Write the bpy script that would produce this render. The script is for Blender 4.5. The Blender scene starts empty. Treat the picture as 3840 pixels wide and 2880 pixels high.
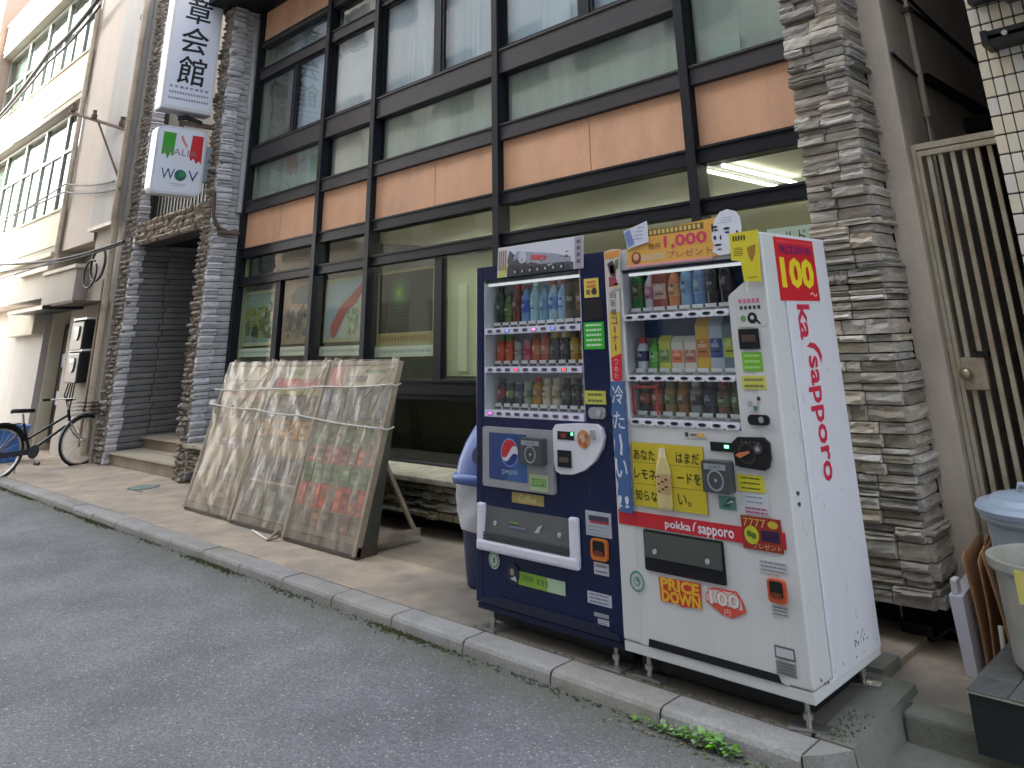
import bpy, bmesh, math, random
from mathutils import Vector, Matrix
random.seed(7)
SC = bpy.context.scene
COL = SC.collection
R = math.radians

# ------------------------------------------------------------------ camera, sky, sun, exposure
cam = bpy.data.cameras.new('camera')
camo = bpy.data.objects.new('camera', cam)
COL.objects.link(camo)
def camrot(rx, ry, rz):
    return (Matrix.Rotation(rz, 3, 'Z') @ Matrix.Rotation(rx, 3, 'X') @ Matrix.Rotation(ry, 3, 'Y'))
_r = camrot(.3317, .0401, .7391)
right, fwd, up = _r.col[0], _r.col[1], _r.col[2]
M4 = Matrix(((right.x, up.x, -fwd.x, 1.7425), (right.y, up.y, -fwd.y, -3.1537), (right.z, up.z, -fwd.z, 1.4445), (0, 0, 0, 1)))
camo.matrix_world = M4
cam.sensor_width = 36
cam.lens = 2883.35 / 3840 * 36
cam.shift_x = -(2125.32 - 1920) / 3840
cam.shift_y = -(1440 - 274.635) / 3840
cam.clip_start = .05
cam.clip_end = 400
SC.camera = camo

SUN_EL, SUN_AZ = 31, 215      # degrees; azimuth of the sun measured clockwise from +Y
W = bpy.data.worlds.new('World')
SC.world = W
W.use_nodes = True
nt = W.node_tree
bg = nt.nodes['Background']
sky = nt.nodes.new('ShaderNodeTexSky')
sky.sky_type = 'NISHITA'
sky.sun_disc = False
sky.sun_elevation = R(SUN_EL)
sky.sun_rotation = R(SUN_AZ)
sky.air_density = 1.0
sky.dust_density = 3.0
sky.ozone_density = 1.0
hz = nt.nodes.new('ShaderNodeHueSaturation'); hz.inputs['Saturation'].default_value = .45      # hazy, whitish sky
nt.links.new(sky.outputs[0], hz.inputs['Color']); nt.links.new(hz.outputs[0], bg.inputs[0])
bg.inputs[1].default_value = .15
sd = bpy.data.lights.new('sun', 'SUN')
sd.energy = 3.0
sd.angle = R(.6)
sd.color = (1, .95, .87)
so = bpy.data.objects.new('sun', sd)
COL.objects.link(so)
_d = Vector((math.sin(R(SUN_AZ)) * math.cos(R(SUN_EL)), math.cos(R(SUN_AZ)) * math.cos(R(SUN_EL)), math.sin(R(SUN_EL))))
so.rotation_euler = _d.to_track_quat('Z', 'Y').to_euler()
SC.view_settings.view_transform = 'Standard'
SC.view_settings.look = 'None'
SC.view_settings.gamma = 1
SC.view_settings.use_curve_mapping = False
SC.view_settings.exposure = 2.9
SC.cycles.use_denoising = True
SC.cycles.max_bounces = 8
SC.cycles.transparent_max_bounces = 16
SC.cycles.caustics_reflective = False
SC.cycles.caustics_refractive = False

# ------------------------------------------------------------------ materials
def lin(c):
    c = c / 255
    return c / 12.92 if c <= .04045 else ((c + .055) / 1.055) ** 2.4
def S(r, g, b):
    return (lin(r), lin(g), lin(b), 1)
def nodes(name):
    m = bpy.data.materials.new(name)
    m.use_nodes = True
    t = m.node_tree
    return m, t, t.nodes['Principled BSDF']
def mat(name, c, rough=.6, metal=0, var=.12, scale=6, bump=0, bscale=60, stretch=(1, 1, 1), rnd=0, stain=None, stain_scale=1.2, stain_amt=.5, emit=0, spec=.5, coat=0, damp_shade=None):
    """plain surface: base colour broken up by noise, per-object variation, stains and fine relief"""
    if len(c) == 3: c = (*c, 1)
    m, t, b = nodes(name)
    N, Lk = t.nodes, t.links
    tc = N.new('ShaderNodeTexCoord')
    mp = N.new('ShaderNodeMapping')
    mp.inputs['Scale'].default_value = stretch
    geo = N.new('ShaderNodeNewGeometry')
    Lk.new(geo.outputs['Position'], mp.inputs[0])
    n1 = N.new('ShaderNodeTexNoise')
    n1.inputs['Scale'].default_value = scale
    n1.inputs['Detail'].default_value = 6
    n1.inputs['Roughness'].default_value = .65
    Lk.new(mp.outputs[0], n1.inputs['Vector'])
    mr = N.new('ShaderNodeMapRange')
    mr.inputs['From Min'].default_value = .25
    mr.inputs['From Max'].default_value = .75
    mr.inputs['To Min'].default_value = 1 - var
    mr.inputs['To Max'].default_value = 1 + var
    Lk.new(n1.outputs[0], mr.inputs[0])
    mul = N.new('ShaderNodeMix'); mul.data_type = 'RGBA'; mul.blend_type = 'MULTIPLY'
    mul.inputs[0].default_value = 1
    mul.inputs[6].default_value = c
    Lk.new(mr.outputs[0], mul.inputs[7])
    out = mul.outputs[2]
    if damp_shade:
        # wet stain by the blue machine plus painted shade under both machines
        sx = N.new('ShaderNodeVectorMath'); sx.operation = 'SUBTRACT'; sx.inputs[1].default_value = damp_shade[0]; Lk.new(geo.outputs['Position'], sx.inputs[0])
        dv = N.new('ShaderNodeVectorMath'); dv.operation = 'DIVIDE'; dv.inputs[1].default_value = damp_shade[1]; Lk.new(sx.outputs[0], dv.inputs[0])
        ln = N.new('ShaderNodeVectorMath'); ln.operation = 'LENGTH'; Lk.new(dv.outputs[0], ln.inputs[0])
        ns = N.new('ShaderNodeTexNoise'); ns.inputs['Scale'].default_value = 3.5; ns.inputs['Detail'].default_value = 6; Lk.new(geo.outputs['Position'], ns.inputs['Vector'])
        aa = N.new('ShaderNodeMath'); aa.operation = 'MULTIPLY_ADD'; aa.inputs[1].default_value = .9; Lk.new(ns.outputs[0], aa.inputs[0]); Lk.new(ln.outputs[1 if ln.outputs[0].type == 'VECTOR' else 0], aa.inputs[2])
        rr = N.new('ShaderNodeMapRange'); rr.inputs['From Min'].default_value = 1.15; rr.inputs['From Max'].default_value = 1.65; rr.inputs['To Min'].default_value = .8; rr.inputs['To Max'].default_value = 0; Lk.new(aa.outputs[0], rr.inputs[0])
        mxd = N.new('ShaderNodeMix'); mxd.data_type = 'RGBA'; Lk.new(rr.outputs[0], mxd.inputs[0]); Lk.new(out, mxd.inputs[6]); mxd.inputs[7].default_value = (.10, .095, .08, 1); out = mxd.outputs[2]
    if rnd:
        oi = N.new('ShaderNodeObjectInfo')
        m2 = N.new('ShaderNodeMapRange')
        m2.inputs['To Min'].default_value = 1 - rnd
        m2.inputs['To Max'].default_value = 1 + rnd
        Lk.new(oi.outputs['Random'], m2.inputs[0])
        mu = N.new('ShaderNodeMix'); mu.data_type = 'RGBA'; mu.blend_type = 'MULTIPLY'; mu.inputs[0].default_value = 1
        Lk.new(out, mu.inputs[6]); Lk.new(m2.outputs[0], mu.inputs[7])
        hs = N.new('ShaderNodeHueSaturation')
        m3 = N.new('ShaderNodeMath'); m3.operation = 'MULTIPLY'; m3.inputs[1].default_value = 7.31
        m4 = N.new('ShaderNodeMath'); m4.operation = 'FRACT'
        Lk.new(oi.outputs['Random'], m3.inputs[0]); Lk.new(m3.outputs[0], m4.inputs[0])
        m5 = N.new('ShaderNodeMapRange'); m5.inputs['To Min'].default_value = .6; m5.inputs['To Max'].default_value = 1.4
        Lk.new(m4.outputs[0], m5.inputs[0]); Lk.new(m5.outputs[0], hs.inputs['Saturation'])
        Lk.new(mu.outputs[2], hs.inputs['Color'])
        out = hs.outputs[0]
    if stain:
        n2 = N.new('ShaderNodeTexNoise')
        n2.inputs['Scale'].default_value = stain_scale
        n2.inputs['Detail'].default_value = 8
        n2.inputs['Roughness'].default_value = .7
        mp2 = N.new('ShaderNodeMapping'); mp2.inputs['Location'].default_value = (3.1, 7.7, 1.3); mp2.inputs['Scale'].default_value = stretch
        Lk.new(geo.outputs['Position'], mp2.inputs[0]); Lk.new(mp2.outputs[0], n2.inputs['Vector'])
        r2 = N.new('ShaderNodeMapRange'); r2.inputs['From Min'].default_value = .45; r2.inputs['From Max'].default_value = .7
        r2.inputs['To Max'].default_value = stain_amt
        Lk.new(n2.outputs[0], r2.inputs[0])
        mx = N.new('ShaderNodeMix'); mx.data_type = 'RGBA'
        Lk.new(r2.outputs[0], mx.inputs[0]); Lk.new(out, mx.inputs[6])
        mx.inputs[7].default_value = (*stain[:3], 1)
        out = mx.outputs[2]
    Lk.new(out, b.inputs['Base Color'])
    b.inputs['Roughness'].default_value = rough
    b.inputs['Metallic'].default_value = metal
    b.inputs['Specular IOR Level'].default_value = spec
    if coat: b.inputs['Coat Weight'].default_value = coat
    if bump:
        nb = N.new('ShaderNodeTexNoise'); nb.inputs['Scale'].default_value = bscale; nb.inputs['Detail'].default_value = 5
        Lk.new(mp.outputs[0], nb.inputs['Vector'])
        bp = N.new('ShaderNodeBump'); bp.inputs['Strength'].default_value = bump; bp.inputs['Distance'].default_value = .01
        Lk.new(nb.outputs[0], bp.inputs['Height']); Lk.new(bp.outputs[0], b.inputs['Normal'])
    if emit:
        b.inputs['Emission Color'].default_value = c
        b.inputs['Emission Strength'].default_value = emit
    return m
def glass(name, tint=(1, 1, 1), refl=1.0, rough=.01, wav=0, base=.02):
    m = bpy.data.materials.new(name); m.use_nodes = True
    t = m.node_tree; t.nodes.clear(); N, Lk = t.nodes, t.links
    o = N.new('ShaderNodeOutputMaterial'); mx = N.new('ShaderNodeMixShader')
    tr = N.new('ShaderNodeBsdfTransparent'); tr.inputs[0].default_value = (*tint, 1)
    gl = N.new('ShaderNodeBsdfGlossy'); gl.inputs[1].default_value = rough
    fr = N.new('ShaderNodeFresnel'); fr.inputs[0].default_value = 1.5
    ma = N.new('ShaderNodeMath'); ma.operation = 'MULTIPLY_ADD'; ma.inputs[1].default_value = refl; ma.inputs[2].default_value = base
    gb = N.new('ShaderNodeNewGeometry'); inv = N.new('ShaderNodeMath'); inv.operation = 'SUBTRACT'; inv.inputs[0].default_value = 1; Lk.new(gb.outputs['Backfacing'], inv.inputs[1])
    fm = N.new('ShaderNodeMath'); fm.operation = 'MULTIPLY'; Lk.new(ma.outputs[0], fm.inputs[0]); Lk.new(inv.outputs[0], fm.inputs[1])
    Lk.new(fr.outputs[0], ma.inputs[0]); Lk.new(fm.outputs[0], mx.inputs[0])
    Lk.new(tr.outputs[0], mx.inputs[1]); Lk.new(gl.outputs[0], mx.inputs[2]); Lk.new(mx.outputs[0], o.inputs[0])
    if wav:
        nb = N.new('ShaderNodeTexNoise'); nb.inputs['Scale'].default_value = 1.5
        geo = N.new('ShaderNodeNewGeometry'); Lk.new(geo.outputs['Position'], nb.inputs['Vector'])
        bp = N.new('ShaderNodeBump'); bp.inputs['Strength'].default_value = wav; bp.inputs['Distance'].default_value = .05
        Lk.new(nb.outputs[0], bp.inputs['Height']); Lk.new(bp.outputs[0], gl.inputs['Normal']); Lk.new(bp.outputs[0], fr.inputs['Normal'])
    return m
def plastic_film(name):
    m = bpy.data.materials.new(name); m.use_nodes = True
    t = m.node_tree; t.nodes.clear(); N, Lk = t.nodes, t.links
    o = N.new('ShaderNodeOutputMaterial')
    tr = N.new('ShaderNodeBsdfTransparent'); tr.inputs[0].default_value = (.93, .88, .78, 1)
    df = N.new('ShaderNodeBsdfDiffuse'); df.inputs[0].default_value = (.52, .475, .40, 1)
    gl = N.new('ShaderNodeBsdfGlossy'); gl.inputs[1].default_value = .18
    a = N.new('ShaderNodeMixShader'); b = N.new('ShaderNodeMixShader')
    n = N.new('ShaderNodeTexNoise'); n.inputs['Scale'].default_value = 5; n.inputs['Detail'].default_value = 7
    geo = N.new('ShaderNodeNewGeometry'); mp = N.new('ShaderNodeMapping'); mp.inputs['Scale'].default_value = (2.2, 1, .7); mp.inputs['Rotation'].default_value = (0, .5, 0)
    Lk.new(geo.outputs['Position'], mp.inputs[0]); Lk.new(mp.outputs[0], n.inputs['Vector'])
    r = N.new('ShaderNodeMapRange'); r.inputs['From Min'].default_value = .35; r.inputs['From Max'].default_value = .75; r.inputs['To Min'].default_value = .13; r.inputs['To Max'].default_value = .5
    Lk.new(n.outputs[0], r.inputs[0]); Lk.new(r.outputs[0], a.inputs[0])
    Lk.new(tr.outputs[0], a.inputs[1]); Lk.new(df.outputs[0], a.inputs[2])
    b.inputs[0].default_value = .09
    Lk.new(a.outputs[0], b.inputs[1]); Lk.new(gl.outputs[0], b.inputs[2]); Lk.new(b.outputs[0], o.inputs[0])
    bp = N.new('ShaderNodeBump'); bp.inputs['Strength'].default_value = .5; bp.inputs['Distance'].default_value = .02
    Lk.new(n.outputs[0], bp.inputs['Height']); Lk.new(bp.outputs[0], gl.inputs['Normal'])
    return m

MT = {}
def C(r, g, b, rough=.5, **k):
    """printed / painted colour from sRGB, cached"""
    key = (r, g, b, rough, tuple(sorted(k.items())))
    if key not in MT:
        k.setdefault('var', .05)
        MT[key] = mat('paint_%d_%d_%d' % (r, g, b), S(r, g, b), rough, **k)
    return MT[key]

M = dict(
    bronze=mat('dark_bronze_aluminium', (.010, .0115, .0155), .5, .0, var=.2, scale=3, spec=.22),
    rail=mat('bronze_rail', (.042, .037, .040), .5, .0, var=.2, scale=3, stretch=(1, 1, 4), spec=.3),
    orange=mat('orange_panel', S(214, 164, 128), .66, var=.10, scale=3.5, bump=.08, bscale=200, stain=S(176, 138, 114), stain_scale=2.2, stain_amt=.55, stretch=(1, 1, .45)),
    stone=mat('grey_split_stone', (.395, .352, .298), .85, var=.34, scale=10, bump=.55, bscale=26, stretch=(1, 1, 3.2), rnd=.42, stain=(.30, .27, .21), stain_scale=2.5, stain_amt=.5),
    rubble=mat('rough_rubble', (.30, .265, .22), .9, var=.45, scale=18, bump=.9, bscale=60, rnd=.2, stain=(.12, .10, .08), stain_scale=9, stain_amt=.7),
    bluestone=mat('blue_grey_stone', (.60, .59, .61), .8, var=.2, scale=12, bump=.6, bscale=50, stretch=(1, 1, 2), rnd=.2),
    hallbrick=mat('hall_brick', (.22, .225, .225), .8, var=.15, scale=9, bump=.4, bscale=60, rnd=.15),
    bluebrick=mat('blue_grey_brick', (.47, .48, .475), .78, var=.15, scale=9, bump=.4, bscale=60, rnd=.12),
    mossstone=mat('mossy_stone', (.24, .22, .16), .92, var=.4, scale=10, bump=.9, bscale=40, rnd=.35, stain=(.06, .075, .03), stain_scale=3, stain_amt=.75),
    mortar=mat('dark_mortar', (.05, .048, .045), .95),
    ledge=mat('stone_ledge', (.36, .33, .25), .85, var=.3, scale=8, bump=.6, bscale=30, stain=(.16, .16, .10), stain_scale=5),
    conc=mat('grey_concrete', (.70, .60, .49), .88, var=.12, scale=3, bump=.25, bscale=90, stain=(.24, .18, .13), stain_scale=.9, stain_amt=.5, stretch=(1, 1, .4)),
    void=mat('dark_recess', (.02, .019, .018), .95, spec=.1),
    pave=mat('stained_pavement', (.43, .345, .255), .86, var=.25, scale=3.2, bump=.3, bscale=120, stain=(.23, .205, .175), stain_scale=1.5, stain_amt=.9, damp_shade=((-1.15, .32, 0), (1.75, .62, 9))),
    slab=mat('mossy_concrete', (.21, .21, .175), .9, var=.25, scale=6, bump=.4, bscale=80, stain=(.11, .12, .06), stain_scale=2.2, stain_amt=.6),
    kerb=mat('granite_kerb', (.325, .31, .29), .85, var=.3, scale=90, bump=.35, bscale=160, stain=(.17, .165, .125), stain_scale=2.4, stain_amt=.75, rnd=.06),
    joint=mat('kerb_joint', (.05, .05, .04), .95),
    beige=mat('beige_render', (.40, .372, .325), .85, var=.1, scale=1.5, bump=.1, bscale=90, stain=(.36, .30, .24), stain_scale=.8, stain_amt=.5, stretch=(1, 1, .35)),
    pinkr=mat('pinkish_render', (.425, .375, .325), .85, var=.08, scale=1.5, bump=.1, bscale=90, stain=(.40, .31, .25), stain_scale=.8, stain_amt=.4, stretch=(1, 1, .3)),
    greyr=mat('grey_render', (.39, .38, .36), .85, var=.1, scale=1.5, stain=(.30, .26, .22), stain_scale=1.0, stain_amt=.6, stretch=(1, 1, .25)),
    cream=mat('cream_band', (.60, .56, .44), .8, var=.06, scale=1.5, stain=(.5, .44, .34), stain_amt=.4),
    pipe=mat('pale_pipe', (.52, .45, .35), .6, stain=(.25, .16, .09), stain_scale=4, stain_amt=.5),
    gpipe=mat('grey_downpipe', (.33, .33, .34), .5),
    rust=mat('rusty_iron', (.12, .08, .06), .8, var=.4, scale=20),
    cable=mat('black_cable', (.02, .02, .02), .6),
    alu=mat('window_aluminium', (.32, .32, .30), .45, .4),
    glass=glass('window_glass', (.88, .92, .86), 1.1, wav=.05),
    glassup=glass('upper_window_glass', (.88, .93, .95), 1.5, wav=.08, base=.06),
    glassg=glass('green_tinted_glass', (.84, .885, .855), 1.3, .03, wav=.1, base=.05),
    glassl=glass('left_building_glass', (.72, .79, .76), 1.2, .02, wav=.1, base=.03),
    clear=glass('display_glass', (.95, .97, .97), 1.0, base=.025),
    curtain=mat('pale_curtain', (.60, .635, .66), .9, var=.08, scale=2),
    greencurt=mat('green_grey_board', (.55, .585, .56), .9, var=.3, scale=1.3, stretch=(2, 1, .4)),
    office=mat('office_wall', (.62, .60, .44), .9, var=.03),
    ceil=mat('office_ceiling', (.66, .65, .55), .9, var=.02),
    dark=mat('dark_interior', (.035, .04, .035), .9),
    tube=mat('fluorescent_tube', (1, .98, .9), .5, emit=1.5),
    white=mat('white_paint', (.74, .735, .775), .30, var=.03, scale=2, stain=(.58, .56, .54), stain_scale=2.5, stain_amt=.4, stretch=(1.5, 1.5, .3)),
    whitef=mat('white_door_paint', (.67, .675, .665), .32, var=.04, scale=2, stain=(.54, .53, .50), stain_scale=3, stain_amt=.35, stretch=(1.5, 1, .4)),
    navy=mat('navy_paint', (.0055, .012, .058), .25, var=.08, coat=.08, spec=.35),
    navyd=mat('dark_navy', (.006, .010, .035), .4),
    black=mat('black_plastic', (.010, .010, .012), .38, spec=.35),
    dgrey=mat('dark_grey_plastic', (.06, .065, .07), .35),
    grey=mat('grey_plastic', (.32, .33, .34), .45),
    lgrey=mat('light_grey_plastic', (.5, .5, .53), .4),
    steel=mat('steel', (.45, .44, .42), .35, .8),
    tubefill=mat('hidden_fill_tube', (1, .97, .86), .5, emit=12),
    lining=mat('display_lining', (.66, .69, .71), .5, var=.03),
    bluel=mat('blue_display_lining', (.03, .08, .22), .5, var=.15),
    lamp=mat('display_lamp', (.95, .97, 1), .5, emit=.085),
    film=plastic_film('wrinkled_clear_film'),
    tan=mat('tan_board', (.27, .225, .155), .75, var=.2, scale=6, stain=(.18, .14, .09), stain_scale=3),
    brown=mat('brown_wood_strip', (.075, .052, .042), .7, var=.3, scale=10),
    woodp=mat('weathered_timber', (.36, .30, .22), .75, var=.25, scale=10),
    rope=mat('white_rope', (.72, .71, .66), .8),
    bluebin=mat('blue_plastic', (.045, .10, .32), .38, var=.08),
    bag=mat('white_bag', (.55, .56, .60), .35, var=.12, scale=9, bump=.5, bscale=14),
    cardb=mat('brown_cardboard', (.42, .235, .12), .85, var=.14, scale=7, stain=(.30, .15, .07), stain_amt=.5),
    tilew=mat('cream_tile', (.60, .54, .43), .3, var=.05, rnd=.06),
    grout=mat('dark_grout', (.045, .04, .032), .9),
    tileg=mat('grey_step_tile', (.11, .112, .105), .7, var=.35, scale=18, bump=.3, rnd=.15, stain=(.2, .2, .17), stain_scale=5, stain_amt=.4),
    stepf=mat('dark_step_face', (.014, .018, .020), .5),
    gate=mat('beige_gate_paint', (.52, .46, .34), .6, var=.15, stain=(.28, .15, .07), stain_scale=3.5, stain_amt=.75),
    brass=mat('worn_brass', (.45, .38, .24), .3, .8),
    leaf=mat('weed_leaf', (.15, .31, .06), .6, var=.3, scale=25, rnd=.4),
    moss=mat('moss', (.085, .095, .035), .95, var=.4, scale=30),
    chrome=mat('bike_chrome', (.55, .54, .52), .3, .7),
)
def asphalt():
    m, t, b = nodes('asphalt')
    N, Lk = t.nodes, t.links
    geo = N.new('ShaderNodeNewGeometry')
    def noise(s, d=5, r=.6):
        n = N.new('ShaderNodeTexNoise'); n.inputs['Scale'].default_value = s; n.inputs['Detail'].default_value = d; n.inputs['Roughness'].default_value = r
        Lk.new(geo.outputs['Position'], n.inputs['Vector']); return n
    big = noise(.9, 8, .65); mid = noise(9, 6)
    v = N.new('ShaderNodeTexVoronoi'); v.inputs['Scale'].default_value = 130; Lk.new(geo.outputs['Position'], v.inputs['Vector'])
    cr = N.new('ShaderNodeValToRGB')
    cr.color_ramp.elements[0].position = .34; cr.color_ramp.elements[0].color = (.128, .129, .135, 1)
    cr.color_ramp.elements[1].position = .66; cr.color_ramp.elements[1].color = (.236, .237, .245, 1)
    Lk.new(big.outputs[0], cr.inputs[0])
    sep = N.new('ShaderNodeSeparateColor'); Lk.new(v.outputs['Color'], sep.inputs[0])
    mr = N.new('ShaderNodeMapRange'); mr.inputs['To Min'].default_value = .68; mr.inputs['To Max'].default_value = 1.32
    Lk.new(sep.outputs[0], mr.inputs[0])
    mu = N.new('ShaderNodeMix'); mu.data_type = 'RGBA'; mu.blend_type = 'MULTIPLY'; mu.inputs[0].default_value = 1
    Lk.new(cr.outputs[0], mu.inputs[6]); Lk.new(mr.outputs[0], mu.inputs[7])
    # scattered pale chips
    gt = N.new('ShaderNodeMath'); gt.operation = 'GREATER_THAN'; gt.inputs[1].default_value = .978; Lk.new(sep.outputs[1], gt.inputs[0])
    mx = N.new('ShaderNodeMix'); mx.data_type = 'RGBA'; Lk.new(gt.outputs[0], mx.inputs[0]); Lk.new(mu.outputs[2], mx.inputs[6]); mx.inputs[7].default_value = (.42, .41, .39, 1)
    # moss-green dirt band in the gutter beside the kerb
    sx = N.new('ShaderNodeSeparateXYZ'); Lk.new(geo.outputs['Position'], sx.inputs[0])
    ad = N.new('ShaderNodeMath'); ad.operation = 'MULTIPLY_ADD'; ad.inputs[1].default_value = .35; Lk.new(mid.outputs[0], ad.inputs[0]); Lk.new(sx.outputs[1], ad.inputs[2])
    m2 = N.new('ShaderNodeMapRange'); m2.inputs['From Min'].default_value = -.32; m2.inputs['From Max'].default_value = .05; m2.inputs['To Max'].default_value = .8
    Lk.new(ad.outputs[0], m2.inputs[0])
    mg = N.new('ShaderNodeMix'); mg.data_type = 'RGBA'; Lk.new(m2.outputs[0], mg.inputs[0]); Lk.new(mx.outputs[2], mg.inputs[6]); mg.inputs[7].default_value = (.10, .105, .066, 1)
    Lk.new(mg.outputs[2], b.inputs['Base Color'])
    b.inputs['Roughness'].default_value = .82
    bp = N.new('ShaderNodeBump'); bp.inputs['Strength'].default_value = .6; bp.inputs['Distance'].default_value = .006
    Lk.new(v.outputs['Distance'], bp.inputs['Height']); Lk.new(bp.outputs[0], b.inputs['Normal'])
    return m
M['asphalt'] = asphalt()

# ------------------------------------------------------------------ mesh builder
class Fr:
    """a flat frame on a surface: origin, two in-plane axes and the outward normal"""
    def __init__(s, o, u, v): s.o, s.u, s.v = Vector(o), Vector(u).normalized(), Vector(v).normalized(); s.n = s.u.cross(s.v)
    def p(s, a, b, d=0): return s.o + s.u * a + s.v * b + s.n * d
def front(y): return Fr((0, y, 0), (1, 0, 0), (0, 0, 1))
def side(x): return Fr((x, 0, 0), (0, 1, 0), (0, 0, 1))
def top(z): return Fr((0, 0, z), (1, 0, 0), (0, 1, 0))
_txt = {}
def text_raw(s, bold=0):
    key = (s, bold)
    if key not in _txt:
        cu = bpy.data.curves.new('txt', 'FONT'); cu.body = s; cu.resolution_u = 2; cu.offset = bold
        o = bpy.data.objects.new('txt', cu); COL.objects.link(o)
        me = bpy.data.meshes.new_from_object(o.evaluated_get(bpy.context.evaluated_depsgraph_get()))
        vs = [(v.co.x, v.co.y) for v in me.vertices]; fs = [tuple(p.vertices) for p in me.polygons]
        bpy.data.objects.remove(o); bpy.data.curves.remove(cu); bpy.data.meshes.remove(me)
        x0 = min(v[0] for v in vs); x1 = max(v[0] for v in vs); y0 = min(v[1] for v in vs); y1 = max(v[1] for v in vs)
        _txt[key] = ([((x - (x0 + x1) / 2) / (x1 - x0), (y - (y0 + y1) / 2) / (y1 - y0)) for x, y in vs], fs)
    return _txt[key]
# cache all wording before the scene grows
for _s in ['章', '会', '館', '100', '1,000', 'PRICE', 'DOWN', 'PRICE DOWN', 'pokka', 'sapporo', 'ka', '〜', '円', '7777', 'あなた', 'はまだ', 'レモネ', 'ードを', '知らな', 'い。', '自', '販', '機', 'コ', 'ー', 'ナ', 'つ', 'め', 'た', 'い', '冷', '!!', 'ITALIA', 'W', 'V', 'ルドビ', 'pepsi', 'Coffee', 'Suica', '100円', '禁', 'LUCKY', 'プレゼント', 'DRINK', 'MENU', '毎月', 'QUICK']:
    text_raw(_s)
    if _s in ('100', '1,000', 'PRICE', 'DOWN', 'PRICE DOWN', 'pokka', 'sapporo', 'ka', '!!', 'W', 'V', '7777'): text_raw(_s, .022)
    if _s in ('100', 'PRICE', 'DOWN'): text_raw(_s, .045)

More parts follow.
